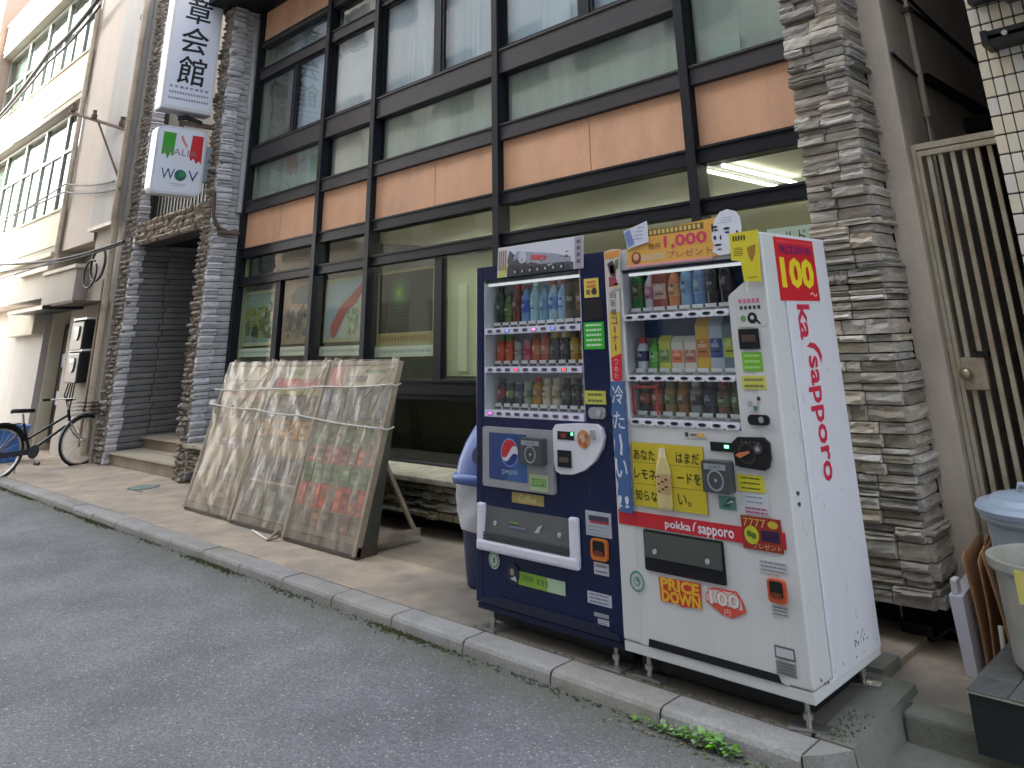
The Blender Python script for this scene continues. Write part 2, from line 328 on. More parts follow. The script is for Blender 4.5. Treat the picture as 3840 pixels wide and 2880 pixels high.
class MB:
    def __init__(s): s.v, s.f, s.m, s.ms, s.sm = [], [], [], [], []
    def mi(s, m):
        if m not in s.ms: s.ms.append(m)
        return s.ms.index(m)
    def add(s, vs, fs, m, smooth=False):
        k = len(s.v); s.v += [Vector(v) for v in vs]; i = s.mi(m)
        for f in fs: s.f.append([k + a for a in f]); s.m.append(i); s.sm.append(smooth)
        return s
    def box(s, x0, x1, y0, y1, z0, z1, m, bev=0, seg=2):
        if bev:
            bm = bmesh.new(); bmesh.ops.create_cube(bm, size=1)
            for v in bm.verts: v.co = Vector(((x0 + x1) / 2 + v.co.x * (x1 - x0), (y0 + y1) / 2 + v.co.y * (y1 - y0), (z0 + z1) / 2 + v.co.z * (z1 - z0)))
            bmesh.ops.bevel(bm, geom=bm.edges[:], offset=bev, segments=seg, affect='EDGES', profile=.6)
            bm.verts.ensure_lookup_table()
            for i, v in enumerate(bm.verts): v.index = i
            s.add([v.co.copy() for v in bm.verts], [[v.index for v in f.verts] for f in bm.faces], m, False); bm.free(); return s
        p = [(x, y, z) for z in (z0, z1) for y in (y0, y1) for x in (x0, x1)]
        return s.add(p, [(0, 2, 3, 1), (4, 5, 7, 6), (0, 1, 5, 4), (2, 6, 7, 3), (0, 4, 6, 2), (1, 3, 7, 5)], m)
    def hexa(s, p, m):   # 8 points ordered like box
        return s.add(p, [(0, 2, 3, 1), (4, 5, 7, 6), (0, 1, 5, 4), (2, 6, 7, 3), (0, 4, 6, 2), (1, 3, 7, 5)], m)
    def rect(s, F, a0, b0, a1, b1, m, d=.002, base=0):
        P = [F.p(a0, b0, d), F.p(a1, b0, d), F.p(a1, b1, d), F.p(a0, b1, d)] + [F.p(a0, b0, base), F.p(a1, b0, base), F.p(a1, b1, base), F.p(a0, b1, base)]
        return s.add(P, [(0, 1, 2, 3), (0, 4, 5, 1), (1, 5, 6, 2), (2, 6, 7, 3), (3, 7, 4, 0)], m)
    def poly(s, F, pts, m, d=.002, base=0, back=False):
        n = len(pts)
        A = sum(pts[i][0] * pts[(i + 1) % n][1] - pts[(i + 1) % n][0] * pts[i][1] for i in range(n))
        if A < 0: pts = pts[::-1]
        P = [F.p(a, b, d) for a, b in pts] + [F.p(a, b, base) for a, b in pts]
        fs = [tuple(range(n))] + [(i, i + n, (i + 1) % n + n, (i + 1) % n) for i in range(n)]
        if back: fs.append(tuple(range(2 * n - 1, n - 1, -1)))
        return s.add(P, fs, m)
    def disc(s, F, a, b, r, m, d=.002, base=0, n=20, ry=None):
        ry = ry or r
        return s.poly(F, [(a + r * math.cos(i * 2 * math.pi / n), b + ry * math.sin(i * 2 * math.pi / n)) for i in range(n)], m, d, base)
    def ring(s, F, a, b, r0, r1, m, d=.002, n=24):
        vs = []
        for i in range(n):
            c, q = math.cos(i * 2 * math.pi / n), math.sin(i * 2 * math.pi / n)
            vs += [F.p(a + r0 * c, b + r0 * q, d), F.p(a + r1 * c, b + r1 * q, d)]
        return s.add(vs, [(2 * i, 2 * i + 1, 2 * ((i + 1) % n) + 1, 2 * ((i + 1) % n)) for i in range(n)], m)
    def text(s, F, st, a, b, w, h, m, d=.003, slant=0, bold=0):
        if bold and any(ord(c) > 0x2000 for c in st):      # heavier strokes for kana and kanji: the glyph laid down thrice
            for k, (dx, dy) in enumerate(((-.014, 0), (.014, .008), (0, -.012))): s.text(F, st, a + dx * h, b + dy * h, w, h, m, d + k * .00015, slant)
            return s
        vs, fs = text_raw(st, bold)
        return s.add([F.p(a + x * w + slant * y * h, b + y * h, d) for x, y in vs], fs, m)
    def tube(s, pts, r, m, n=8, smooth=True, caps=True):
        pts = [Vector(p) for p in pts]; rs = r if isinstance(r, (list, tuple)) else [r] * len(pts)
        vs, fs = [], []; ref = None
        for i, p in enumerate(pts):
            t = (pts[min(i + 1, len(pts) - 1)] - pts[max(i - 1, 0)]).normalized()
            if ref is None: ref = t.orthogonal().normalized()
            ref = (ref - t * ref.dot(t)).normalized(); b = t.cross(ref)
            for k in range(n):
                a = 2 * math.pi * k / n
                vs.append(p + (ref * math.cos(a) + b * math.sin(a)) * rs[i])
        for i in range(len(pts) - 1):
            for k in range(n): fs.append((i * n + k, i * n + (k + 1) % n, (i + 1) * n + (k + 1) % n, (i + 1) * n + k))
        s.add(vs, fs, m, smooth)
        if caps: s.add([vs[k] for k in range(n)], [tuple(range(n - 1, -1, -1))], m); s.add(vs[-n:], [tuple(range(n))], m)
        return s
    def lathe(s, c, prof, m, n=14, smooth=True, sx=1, sy=1):
        c = Vector(c); k0 = 0
        for (r0, z0, *q), (r1, z1, *q1) in zip(prof, prof[1:]):
            mm = q1[0] if q1 else m; vs = []
            for r, z in ((r0, z0), (r1, z1)):
                for k in range(n):
                    a = 2 * math.pi * k / n; vs.append(c + Vector((r * math.cos(a) * sx, r * math.sin(a) * sy, z)))
            s.add(vs, [(k, (k + 1) % n, n + (k + 1) % n, n + k) for k in range(n)], mm, smooth)
        return s
    def build(s, name, parent=None, local=False, label=None, cat=None, group=None, kind=None, loc=None):
        me = bpy.data.meshes.new(name)
        off = Vector((0, 0, 0))
        if parent is not None and not local: off = wpos(parent)
        if parent is None:
            off = Vector(loc) if loc else Vector((sum((v.x for v in s.v)) / len(s.v), sum((v.y for v in s.v)) / len(s.v), min(v.z for v in s.v)))
            if local: off = Vector((0, 0, 0))
        me.from_pydata([v - off for v in s.v], [], s.f)
        for m in s.ms: me.materials.append(m)
        me.polygons.foreach_set('material_index', s.m)
        me.polygons.foreach_set('use_smooth', s.sm)
        me.update()
        o = bpy.data.objects.new(name, me); COL.objects.link(o)
        if parent is not None: o.parent = parent
        else: o.location = off if not local else (loc or (0, 0, 0))
        tag(o, label, cat, group, kind)
        return o
def wpos(o):
    p = Vector(o.location)
    while o.parent: o = o.parent; p = p + Vector(o.location)
    return p
def tag(o, label=None, cat=None, group=None, kind=None):
    for k, v in (('label', label), ('category', cat), ('group', group), ('kind', kind)):
        if v: o[k] = v
    return o
def thing(name, loc, label, cat, group=None):
    o = bpy.data.objects.new(name, None); o.empty_display_size = .1; COL.objects.link(o); o.location = loc
    return tag(o, label, cat, group)
def part(name, mb, parent, **k): return mb.build(name, parent, **k)

# ------------------------------------------------------------------ split-stone pieces
def stone_variants(name, m, n, rough, nx=4, nz=3, edge=1):
    out = []
    for q in range(n):
        rg = random.Random(100 + q + hash_name(name)); vs, fs = [], []
        rowo = [rg.uniform(0, rough) for j in range(nz + 1)]; tilt = rg.uniform(-.15, .15) * rough
        for j in range(nz + 1):
            for i in range(nx + 1):
                x, z = i / nx - .5, j / nz - .5
                e = ((i in (0, nx)) * .10 + (j in (0, nz)) * .14) * edge
                y = -.5 + rowo[j] * (1 - .3 * (e > 0)) + e + rg.uniform(-.22, .22) * rough + tilt * x * 2
                vs.append((x + (rg.uniform(-.04, .04) if 0 < i < nx else rg.uniform(0, .015) * (1 if i == 0 else -1)), y, z + (rg.uniform(-.09, .09) if 0 < j < nz else rg.uniform(0, .05) * (1 if j == 0 else -1))))
        w = nx + 1
        for j in range(nz):
            for i in range(nx): fs.append((j * w + i, j * w + i + 1, (j + 1) * w + i + 1, (j + 1) * w + i))
        rim = [i for i in range(w)] + [j * w + nx for j in range(1, nz + 1)] + [nz * w + i for i in range(nx - 1, -1, -1)] + [j * w for j in range(nz - 1, 0, -1)]
        k = len(vs)
        for r in rim: vs.append((vs[r][0], .5, vs[r][2]))
        L_ = len(rim)
        for i in range(L_): fs.append((rim[(i + 1) % L_], rim[i], k + i, k + (i + 1) % L_))
        me = bpy.data.meshes.new(name); me.from_pydata(vs, [], fs); me.materials.append(m); me.update(); out.append(me)
    return out
def hash_name(s): return sum(ord(c) * (i + 1) for i, c in enumerate(s)) % 997
V_stone = stone_variants('stone', M['stone'], 14, .17, 4, 3, .3)
V_blue = stone_variants('blue_stone', M['bluestone'], 6, .35)
V_brick = stone_variants('brick', M['bluebrick'], 4, .10)
V_hall = stone_variants('hall_brick', M['hallbrick'], 4, .10)
V_moss = stone_variants('moss_stone', M['mossstone'], 8, .6)
V_rub = stone_variants('rubble', M['rubble'], 8, .7, 3, 2)
def piece(name, me, parent, c, dim, rz=0):
    o = bpy.data.objects.new(name, me); COL.objects.link(o); o.parent = parent
    o.location = Vector(c) - wpos(parent); o.scale = dim; o.rotation_euler = (0, 0, rz)
    return o
def stuff_stones(name, variants, lst, parent, m):
    mb = MB()
    for c, dim, rz in lst:
        me = random.choice(variants); mt = Matrix.Translation(c) @ Matrix.Rotation(rz, 4, 'Z') @ Matrix.Diagonal((*dim, 1))
        mb.add([mt @ v.co for v in me.vertices], [tuple(p.vertices) for p in me.polygons], m)
    return mb.build(name, parent, kind='stuff')

# ------------------------------------------------------------------ ground
ZR = -.06
YK = -.137
mb = MB()
mb.box(-45, 14, -5.6, YK + .02, ZR - .3, ZR, M['asphalt'])
mb.build('road', local=True, kind='structure')
mb = MB()
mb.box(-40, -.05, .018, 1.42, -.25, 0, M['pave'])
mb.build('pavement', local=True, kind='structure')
kerb = thing('kerb', (0, YK, ZR), None, None); kerb['kind'] = 'structure'
mb = MB(); mb.box(-40, -.012, YK + .012, .014, -.2, -.012, M['joint']); mb.build('kerb_bed', kerb)
def kerb_mesh(L):
    # rounded front edge, flat top
    pr = [(.15, -.12), (.15, 0), (.03, 0), (.012, -.006), (.003, -.02), (0, -.04), (-.006, -.12)]
    vs, fs = [], []
    for x in (0, L):
        for y, z in pr: vs.append((x, y, z))
    n = len(pr)
    for i in range(n): fs.append((i, (i + 1) % n, n + (i + 1) % n, n + i))
    fs += [tuple(range(n - 1, -1, -1)), tuple(range(n, 2 * n))]
    me = bpy.data.meshes.new('kerb_stone'); me.from_pydata(vs, [], fs); me.materials.append(M['kerb']); me.update(); return me
km = kerb_mesh(.6)
joints = [-.008]
while joints[-1] > -16: joints.append(joints[-1] - .627)
for a, b in zip(joints, joints[1:]):
    o = bpy.data.objects.new('kerb_stone', km); COL.objects.link(o); o.parent = kerb
    o.location = Vector((b + .006, YK + random.uniform(-.002, .002), random.uniform(-.002, .002))) - kerb.location
    o.scale = (.615 / .6, 1, 1)
mb = MB(); mb.box(-40, joints[-1] - .01, YK, .012, -.2, 0, M['kerb']); mb.build('kerb_run', kerb, kind=None)
# raised end of the pavement: sloping concrete corner with a sunk side
mb = MB()
mb.hexa([(-.004, YK + .004, -.2), (.075, YK + .05, -.2), (-.004, .016, -.2), (.145, .016, -.2), (-.004, YK + .006, -.001), (.05, YK + .055, -.001), (-.004, .016, -.001), (.122, .016, -.001)], M['kerb'])
mb.build('kerb_end', kerb)
mb = MB()
mb.hexa([(-.03, .02, -.2), (.16, .02, -.2), (-.07, .70, -.2), (.125, .70, -.2), (-.03, .02, .004), (.122, .02, .004), (-.07, .69, .005), (.10, .69, .005)], M['slab'])
mb.box(-.12, -.045, .70, .90, -.2, .02, M['slab'])
mb.build('pavement_edge', local=True, kind='structure')
mb = MB(); mb.box(.122, 14, YK + .025, .50, -.4, -.115, M['slab']); mb.build('gutter', local=True, kind='structure')
mb = MB()
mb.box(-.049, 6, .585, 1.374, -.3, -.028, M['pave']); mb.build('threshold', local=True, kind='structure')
mb = MB()
x = .13
for w in (.62, .6, .6, .6):
    mb.box(x, x + w - .006, .455, .60, -.3, -.016, M['slab'], bev=.014); x += w
mb.build('step_kerb', local=True, kind='structure')

# ------------------------------------------------------------------ main building
YP, YG = 1.1, 1.56
bld = thing('office_building', (-4.2, YG, 0), 'two storey office building with dark framed glazing, orange panels and split stone pillars', 'building')
def bpart(name, mb, par=None, **k): return mb.build(name, par or bld, **k)
# core
mb = MB()
mb.box(-8.4, .10, YG + 4.6, YG + 4.7, 0, 6.3, M['office'])       # back wall of the rooms
mb.box(-8.5, -8.4, YG + .02, YG + 4.6, 0, 6.3, M['office'])
mb.box(-.22, .24, 1.375, 9, -.1, 9, M['conc'], bev=.02)                      # side wall to the alley
bpart('wall', mb)
mb = MB(); mb.box(-8.4, -.22, YG + .03, YG + 4.6, .1, .2, M['dark']); mb.box(-8.4, -.22, YG + .14, YG + 4.6, 2.98, 3.12, M['dark']); bpart('floor', mb)
mb = MB(); mb.box(-8.4, -.22, YG + .03, YG + 4.6, 2.64, 2.68, M['ceil']); mb.box(-8.4, -.22, YG + .14, YG + 4.6, 5.62, 5.66, M['ceil']); bpart('ceiling', mb)
mb = MB(); mb.box(-6.56, -6.50, YG + .12, YG + 4.6, .2, 2.64, M['dark']); bpart('partition', mb)
XM = [-8.47, -6.54, -5.45, -3.41, -1.30]     # mullion centres
XR = -.22
for i, x in enumerate(XM):
    mb = MB(); mb.box(x - .042, x + .042, YG - .085, YG + .06, .40, 6.3, M['bronze'], bev=.004, seg=1); bpart('mullion', mb)
bays = [(XM[0], XM[1]), (XM[1], XM[2]), (XM[2], XM[3]), (XM[3], XM[4]), (XM[4], XR)]
def rail(x0, x1, z0, z1, m='bronze', y=.0, y0=-.045):
    mb = MB(); a, b = x0 + .043, x1 - (.043 if x1 != XR else 0)
    mb.box(a, b, YG + y0, YG + .05, z0, z1, M[m])
    mb.box(a, b, YG + y0 - .014, YG + y0 - .0005, z1 - .022, z1 - .004, M[m])       # drip ledges
    mb.box(a, b, YG + y0 - .010, YG + y0 - .0005, z0 + .004, z0 + .018, M[m])
    bpart('rail', mb)
def pane(x0, x1, z0, z1, m='glass', y=.012):
    mb = MB(); mb.box(x0, x1, YG + y, YG + y + .005, z0, z1, M[m]); return bpart('pane', mb)
def stile(x, w, z0, z1, y0=-.03, m='bronze'):
    mb = MB(); mb.box(x - w / 2, x + w / 2, YG + y0, YG + .045, z0, z1, M[m]); bpart('stile', mb)
for i, (a, b) in enumerate(bays):
    L, Rr = a + .043, b - (.043 if b != XR else 0)
    z = lambda q: q
    rail(a, b, .405, .44); pane(L, Rr, .44, .96, 'glass')
    rail(a, b, .96, 1.005); rail(a, b, 1.005, 1.135, y0=-.06)
    rail(a, b, 2.237, 2.348)
    rail(a, b, 2.592, 2.722, y0=-.05)
    rail(a, b, 3.185, 3.345, 'rail', y0=-.055)
    if i < 4: rail(a, b, 3.835, 4.085, 'rail', y0=-.055)
    rail(a, b, 5.55, 5.64, 'rail')
    pane(L, Rr, 2.348, 2.592, 'glass')
    # orange spandrels
    js = {0: [-7.5], 1: [], 2: [-4.37], 3: [-2.31], 4: []}[i]
    xs = [L] + js + [Rr]
    for p, q in zip(xs, xs[1:]):
        mb = MB(); mb.box(p + .004, q - .004, YG - .018, YG + .03, 2.724, 3.183, M['orange']); bpart('orange_panel', mb)
        mb = MB(); mb.box(p + .004, q - .004, YG - .018, YG + .03, 5.642, 6.12, M['orange']); bpart('orange_panel', mb)
    if i < 4: pane(L, Rr, 3.345, 3.835, 'glassg')
    else: pane(L, Rr, 3.345, 5.55, 'glassg')
    mb = MB()
    mb.box(L, Rr, YG + .065, YG + .12, 3.3, 3.84 if i < 4 else 5.6, M['greencurt']); bpart('back_board', mb)
    mb = MB(); mb.box(L, Rr, YG + .035, YG + .12, 2.60, 2.72, M['dark']); mb.box(L, Rr, YG + .035, YG + .12, 3.19, 3.30, M['dark']); bpart('spandrel_core', mb)
# upper windows with sliding sashes
def sash(x0, x1, z0, z1, curtain=True, m='glassup', bars=.035):
    mb = MB()
    for p in ((x0, x0 + bars, z0, z1), (x1 - bars, x1, z0, z1), (x0 + bars, x1 - bars, z0, z0 + bars), (x0 + bars, x1 - bars, z1 - bars, z1)):
        mb.box(p[0], p[1], YG - .02, YG + .012, p[2], p[3], M['bronze'])
    f = bpart('sash', mb)
    mb = MB(); mb.box(x0 + bars, x1 - bars, YG - .006, YG - .001, z0 + bars, z1 - bars, M[m]); mb.build('pane', f)
    if curtain:
        mb = MB(); n = max(8, int((x1 - x0) / .028)); vs, fs = [], []
        for k in range(n + 1):
            xx = x0 + (x1 - x0) * k / n; yy = YG + .055 + .003 * math.sin(k * 1.9) + .005 * math.sin(k * .61)
            vs += [(xx, yy, z0 - .02), (xx, yy + .01 * math.sin(k * 2.3), z1)]
        mb.add(vs, [(2 * k, 2 * k + 2, 2 * k + 3, 2 * k + 1) for k in range(n)], M['curtain'], True)
        mb.build('curtain', bld)
Z0, Z1 = 4.09, 5.05
sash(-8.42, -7.44, Z0, Z1, False); sash(-7.36, -6.585, Z0, Z1); stile(-7.40, .075, Z0, Z1)
rail(XM[0], XM[1], 5.05, 5.22, 'rail'); pane(-8.42, -6.59, 5.22, 5.55, 'glassup')
sash(-6.495, -5.495, Z0, Z1 + .02); rail(XM[1], XM[2], 5.07, 5.23, 'rail'); pane(-6.49, -5.5, 5.23, 5.55, 'glassg')
sash(-5.405, -4.40, Z0, 5.20); sash(-4.30, -3.455, Z0, 5.20); stile(-4.35, .095, Z0, 5.20); rail(XM[2], XM[3], 5.20, 5.29, 'rail'); pane(-5.4, -3.455, 5.29, 5.55, 'glassg')
sash(-3.365, -2.34, Z0, 5.20); sash(-2.24, -1.345, Z0, 5.20); stile(-2.29, .10, Z0, 5.20); rail(XM[3], XM[4], 5.20, 5.29, 'rail'); pane(-3.36, -1.345, 5.29, 5.55, 'glassg')
mb = MB()
for a, b in bays[:4]:
    mb.box(a + .05, b - .05, YG + .20, YG + .22, 5.22, 5.55, M['greencurt'])
bpart('blind', mb)
mb = MB(); mb.box(-8.42, -7.44, YG + .5, YG + .52, Z0, Z1, M['greencurt']); bpart('back_board', mb)
# sill light streaks: inner sill and paper behind the last bay
mb = MB(); mb.box(-1.14, -.86, YG + .035, YG + .05, 3.36, 3.52, C(190, 205, 205, .8)); bpart('paper', mb)
# ground floor windows
stile(-7.43, .115, 1.135, 2.237, y0=-.02); stile(-4.30, .11, 1.135, 2.237, y0=-.02)
for a, b in ((-8.42, -7.49), (-7.37, -6.59), (-6.49, -5.5), (-5.4, -4.36), (-4.24, -3.46), (-3.36, -1.35), (-1.25, XR)):
    pane(a, b, 1.135, 2.237, 'glass')
# roller blind panel beside the blue machine
mb = MB(); mb.box(-4.22, -3.47, YG + .04, YG + .05, 1.16, 2.215, C(232, 227, 196, .8)); bpart('roller_blind', mb)
mb = MB(); mb.box(-4.05, -3.93, YG + .028, YG + .039, 1.2, 1.95, C(244, 242, 222, .8)); bpart('roller_blind', mb)
mb = MB()
for k in range(18): mb.box(-8.42, -6.6, YG + .05, YG + .075, 2.355 + k * .0135, 2.3575 + k * .0135, C(110, 125, 110, .6))
bpart('slat_blind', mb, kind='stuff')
mb = MB(); mb.box(-8.3, -.3, YG + .62, YG + .68, .2, .985, M['dark']); bpart('dark_backing', mb)  # dark panel added indoors so the bottom glass reads dark
# lower dark room clutter seen through the bottom glass
for args in ((-4.05, -3.75, .2, .62, (70, 62, 44)), (-3.72, -3.50, .2, .74, (36, 50, 42)), (-3.95, -3.8, .63, .72, (170, 130, 84))):
    mb = MB(); mb.box(args[0], args[1], YG + .35, YG + .6, args[2], args[3], C(*args[4]), bev=.01)
    mb.build('storage_box', label={70: 'low brown storage box seen through the bottom glass beside the blue machine', 36: 'dark green storage box standing behind the bottom glass nearest the blue machine', 170: 'tan open cardboard box on top of the brown box behind the bottom glass'}[args[4][0]], cat='box')
# eave
mb = MB(); mb.box(-8.9, .0, YG - .75, YG + 4.7, 6.12, 6.34, M['bronze']); bpart('eave', mb)
mb = MB(); mb.box(-8.7, .098, YG + .1, YG + 4.7, 6.34, 9.5, M['conc']); bpart('upper_wall', mb)
# plinth: stones and ledge, hung above a dark gap
pl = MB(); pl.box(-8.52, -.24, 1.15, YG + .02, .13, .385, M['mortar']); plinth = bpart('plinth_wall', pl)
x_edges = []
for row, (z0, z1) in enumerate(((.135, .195), (.2, .262), (.267, .325), (.33, .39))):
    x = -8.5 + random.uniform(0, .1)
    while x < -2.0:
        w = random.uniform(.10, .24)
        c = ((x + w / 2), 1.125, (z0 + z1) / 2)
        piece('stone', random.choice(V_moss), plinth, c, (w - .012, .07 + random.uniform(0, .03), (z1 - z0) - .004)); x += w
mb = MB(); mb.box(-2.0, -.24, 1.10, 1.149, .135, .385, M['mossstone']); mb.build('stone_run', plinth)
mb = MB(); mb.box(-8.52, -.24, 1.06, YG - .0, .39, .43, M['ledge'], bev=.008); bpart('ledge', mb)
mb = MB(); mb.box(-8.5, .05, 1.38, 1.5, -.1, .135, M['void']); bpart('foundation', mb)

# right stone pillar
PX0, PX1, PZ0, PZ1 = -.275, .085, .165, 4.7
mb = MB(); mb.box(PX0, PX1 - .05, YP + .06, 1.385, PZ0 + .01, 6.4, M['mortar']); pr_ = bpart('stone_pillar', mb)
z = PZ0; last_split = 0
rows = 0
while z < PZ1:
    h = random.choice((.030, .038, .046, .055, .066, .08)) if z < 3.5 else .12
    split = -.085 + (.035 if (int(z * 4.1) % 2) else -.02) + random.uniform(-.008, .008)
    thin = random.random() < .45 and h > .06
    for (a, b) in ((PX0, split), (split, PX1)):
        sub = [(z, z + h)] if not (thin and random.random() < .7) else [(z, z + h * .45), (z + h * .45, z + h)]
        if a == PX0 and random.random() < .3 and len(sub) == 1:
            mid = a + random.uniform(.07, .12); segs = ((a, mid), (mid, b))
        else: segs = ((a, b),)
        for p, q in segs:
            for z0, z1 in sub:
                pro = random.choice((0, .008, .018, .03, .045, .055))
                piece('stone', random.choice(V_stone), pr_, ((p + q) / 2, YP + .03 - pro / 2 + .01, (z0 + z1) / 2), ((q - p) - .004, .09 + pro, (z1 - z0) - .0045))
    pro = random.uniform(0, .04)
    piece('stone', random.choice(V_stone), pr_, (PX1 - .02 + pro / 2 - .01, YP + .155, z + h / 2), (.262, .07 + pro, h - .0045), R(90))
    z += h
# concrete strip of the side wall keeps a painted seam
mb = MB(); mb.box(.075, .088, 1.36, 1.3749, .15, 6, M['void']); bpart('seam', mb)
mb = MB(); mb.box(-.2, .085, 1.365, 1.3749, -.15, .16, M['void']); bpart('pillar_base', mb)

# entrance: two pillars, lintel, steps
EL0, EL1 = -11.70, -11.28          # left pillar
ER0, ER1 = -8.86, -8.53            # right pillar
mb = MB(); mb.box(ER0 + .05, ER1 - .05, YP + .06, YG + .1, 0, 7.2, M['mortar']); pe = bpart('entrance_pillar', mb)
st = []
def rubble_face(lst, x0, x1, z0, z1, y, hs=(.05, .09), ws=(.09, .17)):
    z = z0
    while z < z1:
        h = random.uniform(*hs); x = x0
        while x < x1 - .02:
            w = min(random.uniform(*ws), x1 - x)
            lst.append(((x + w / 2, y - random.uniform(0, .03), z + h / 2), (w - .006, .12, h - .006), 0)); x += w
        z += h
rubble_face(st, ER0, ER1, 0.0, 7.1, YP + .05)
stuff_stones('rubble_facing', V_rub, st, pe, M['rubble'])
z = .01
while z < 7.0:
    h = .082
    w = random.uniform(.17, .22)
    piece('stone', random.choice(V_blue), pe, (ER1 - .015 + random.uniform(-.008, .012), YP + .02 + w / 2, z + h / 2), (w, .09, h - .005), R(90))
    piece('brick', random.choice(V_brick), pe, (ER1 - .04, (YP + .025 + w + YG) / 2, z + h / 2), (YG - YP - .025 - w - .004, .05, h - .006), R(90))
    z += h
mb = MB(); mb.box(EL0 + .05, EL1 - .05, YP + .06, 1.4, 0, 7.4, M['mortar']); mb.box(EL0 + .05, EL1 - .05, 1.4, 4.5, 0, 3.2, M['mortar']); pe2 = bpart('entrance_pillar', mb)
st = []
rubble_face(st, EL0, EL1, 0.0, 7.3, YP + .05)
stuff_stones('rubble_facing', V_rub, st, pe2, M['rubble'])
z = .01
while z < 6.8:
    h = .085; w = random.uniform(.14, .2)
    piece('stone', random.choice(V_blue), pe2, (EL1 - .015 + random.uniform(-.008, .012), YP + .02 + w / 2, z + h / 2), (w, .09, h - .005), R(90))
    if z < 3.1:
        y = YP + .024 + w
        for ww in (.38, .44, .44, .5):
            piece('brick', random.choice(V_hall), pe2, (EL1 - .04, y + ww / 2, z + h / 2), (ww - .005, .05, h - .007), R(90)); y += ww
    z += h
mb = MB(); mb.box(EL1 - .04, ER0 + .02, YP + .10, 1.5, 3.03, 3.30, M['mortar']); lt = bpart('lintel', mb)
st = []
z = 3.03
while z < 3.30:
    x = EL1 - .02
    while x < ER0:
        w = min(random.uniform(.10, .22), ER0 + .03 - x); st.append(((x + w / 2, YP + .08 - random.uniform(0, .03), z + .045), (w - .008, .1, .083), 0)); x += w
    z += .09
stuff_stones('rubble_facing', V_rub, st, lt, M['rubble'])
mb = MB()
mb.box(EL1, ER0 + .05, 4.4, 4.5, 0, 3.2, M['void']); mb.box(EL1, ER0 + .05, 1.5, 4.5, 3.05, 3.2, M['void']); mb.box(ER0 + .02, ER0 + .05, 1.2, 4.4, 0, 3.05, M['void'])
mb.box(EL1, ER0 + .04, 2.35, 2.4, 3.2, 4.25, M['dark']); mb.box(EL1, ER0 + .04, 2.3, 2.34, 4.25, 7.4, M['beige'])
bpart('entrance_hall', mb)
mb = MB()
for k in range(20): mb.box(EL1 + .05 + k * .122, EL1 + .07 + k * .122, 1.3, 1.32, 3.31, 4.1, M['black'])
mb.box(EL1, ER0 + .05, 1.28, 1.34, 4.1, 4.14, M['black']); bpart('railing', mb)
stp = MB(); stp.box(EL1 + .005, ER0 + .05, 1.2, 4.4, -.1, .145, M['tan']); stp.box(EL1 + .005, ER0 + .05, 1.62, 4.39, .145, .30, M['tan'])
steps = bpart('steps', stp)
for x0, x1 in ((-11.27, -10.4), (-10.4, -9.6), (-9.6, -8.83)):
    for y0, y1, z in ((1.165, 1.62, .146), (1.585, 2.2, .301)):
        mb = MB(); mb.box(x0 + .003, x1 - .003, y0, y1, z, z + .024, C(176, 166, 146, .8, var=.12)); mb.build('tread', steps)
# downpipe and bracket by the entrance pillar
mb = MB(); mb.tube([(-8.51, 1.46, 3.2), (-8.51, 1.46, 6.0), (-8.6, 1.4, 6.08), (-9.1, 1.35, 6.12)], .045, M['gpipe'], 10)
mb.box(-8.56, -8.46, 1.41, 1.51, 4.5, 4.54, M['gpipe']); bpart('downpipe', mb)
mb = MB(); mb.tube([(-8.5, 1.1, 3.45), (-8.5, 1.12, 3.12), (-8.48, 1.2, 2.98), (-8.47, 1.32, 2.93), (-8.4, 1.4, 2.95)], .022, M['rust'], 8); mb.tube([(-8.5, 1.2, 2.93), (-8.35, 1.42, 2.90)], .03, M['rust'], 8); bpart('cable_bracket', mb)
# alley pipe on the side wall
mb = MB(); mb.tube([(.265, 1.78, 4.2), (.265, 1.78, 2.66)], .022, M['pipe'], 8); mb.tube([(.262, 1.78, 2.66), (.262, 1.77, 2.3), (.262, 1.72, 1.6)], .011, M['pipe'], 8); mb.tube([(.262, 1.78, 2.66), (.262, 1.86, 2.5), (.262, 1.88, 1.8)], .010, M['pipe'], 8)
mb.box(.238, .29, 1.74, 1.82, 3.36, 3.39, M['rust']); bpart('wall_pipe', mb)
mb = MB()
for z in (3.05,): mb.box(.239, .27, 1.95, 8, 2.92, 2.99, M['void'])
bpart('wall_ledge', mb)

# things inside the ground floor
def tubelamp(x, y0, y1, lab, z=2.64, n=2):
    t = thing('ceiling_light', (x, y0, z), lab, 'ceiling light', 'fluorescent lights on the office ceiling')
    mb = MB(); mb.box(x - .05, x + .05, y0 - .03, y1 + .03, z - .04, z, M['grey']); mb.build('housing', t)
    for d in (-.09, .09):
        mb = MB(); mb.tube([(x + d, y0, z - .055), (x + d, y1, z - .055)], .014, M['tube'], 8); mb.build('tube', t)
tubelamp(-1.24, 1.66, 2.80, 'bright twin tube ceiling light seen through the transom window by the right stone pillar')
for x0, x1, lb_ in ((-2.2, -.7, 'white machine'), (-3.8, -2.4, 'blue machine'), (-6.2, -4.4, 'display boards')):  # unseen tubes added behind the window rail to brighten the transom
    t = thing('ceiling_light', ((x0 + x1) / 2, 3.5, 2.64), 'unseen tube light added to brighten the office behind the ' + lb_, 'ceiling light', 'fluorescent lights on the office ceiling')
    mb = MB(); mb.box(x0, x1, 3.42, 3.58, 2.60, 2.64, M['grey']); mb.build('housing', t)
    for d in (-.05, .05):
        mb = MB(); mb.tube([(x0, 3.5 + d, 2.59), (x1, 3.5 + d, 2.59)], .016, M['tubefill'], 8); mb.build('tube', t)
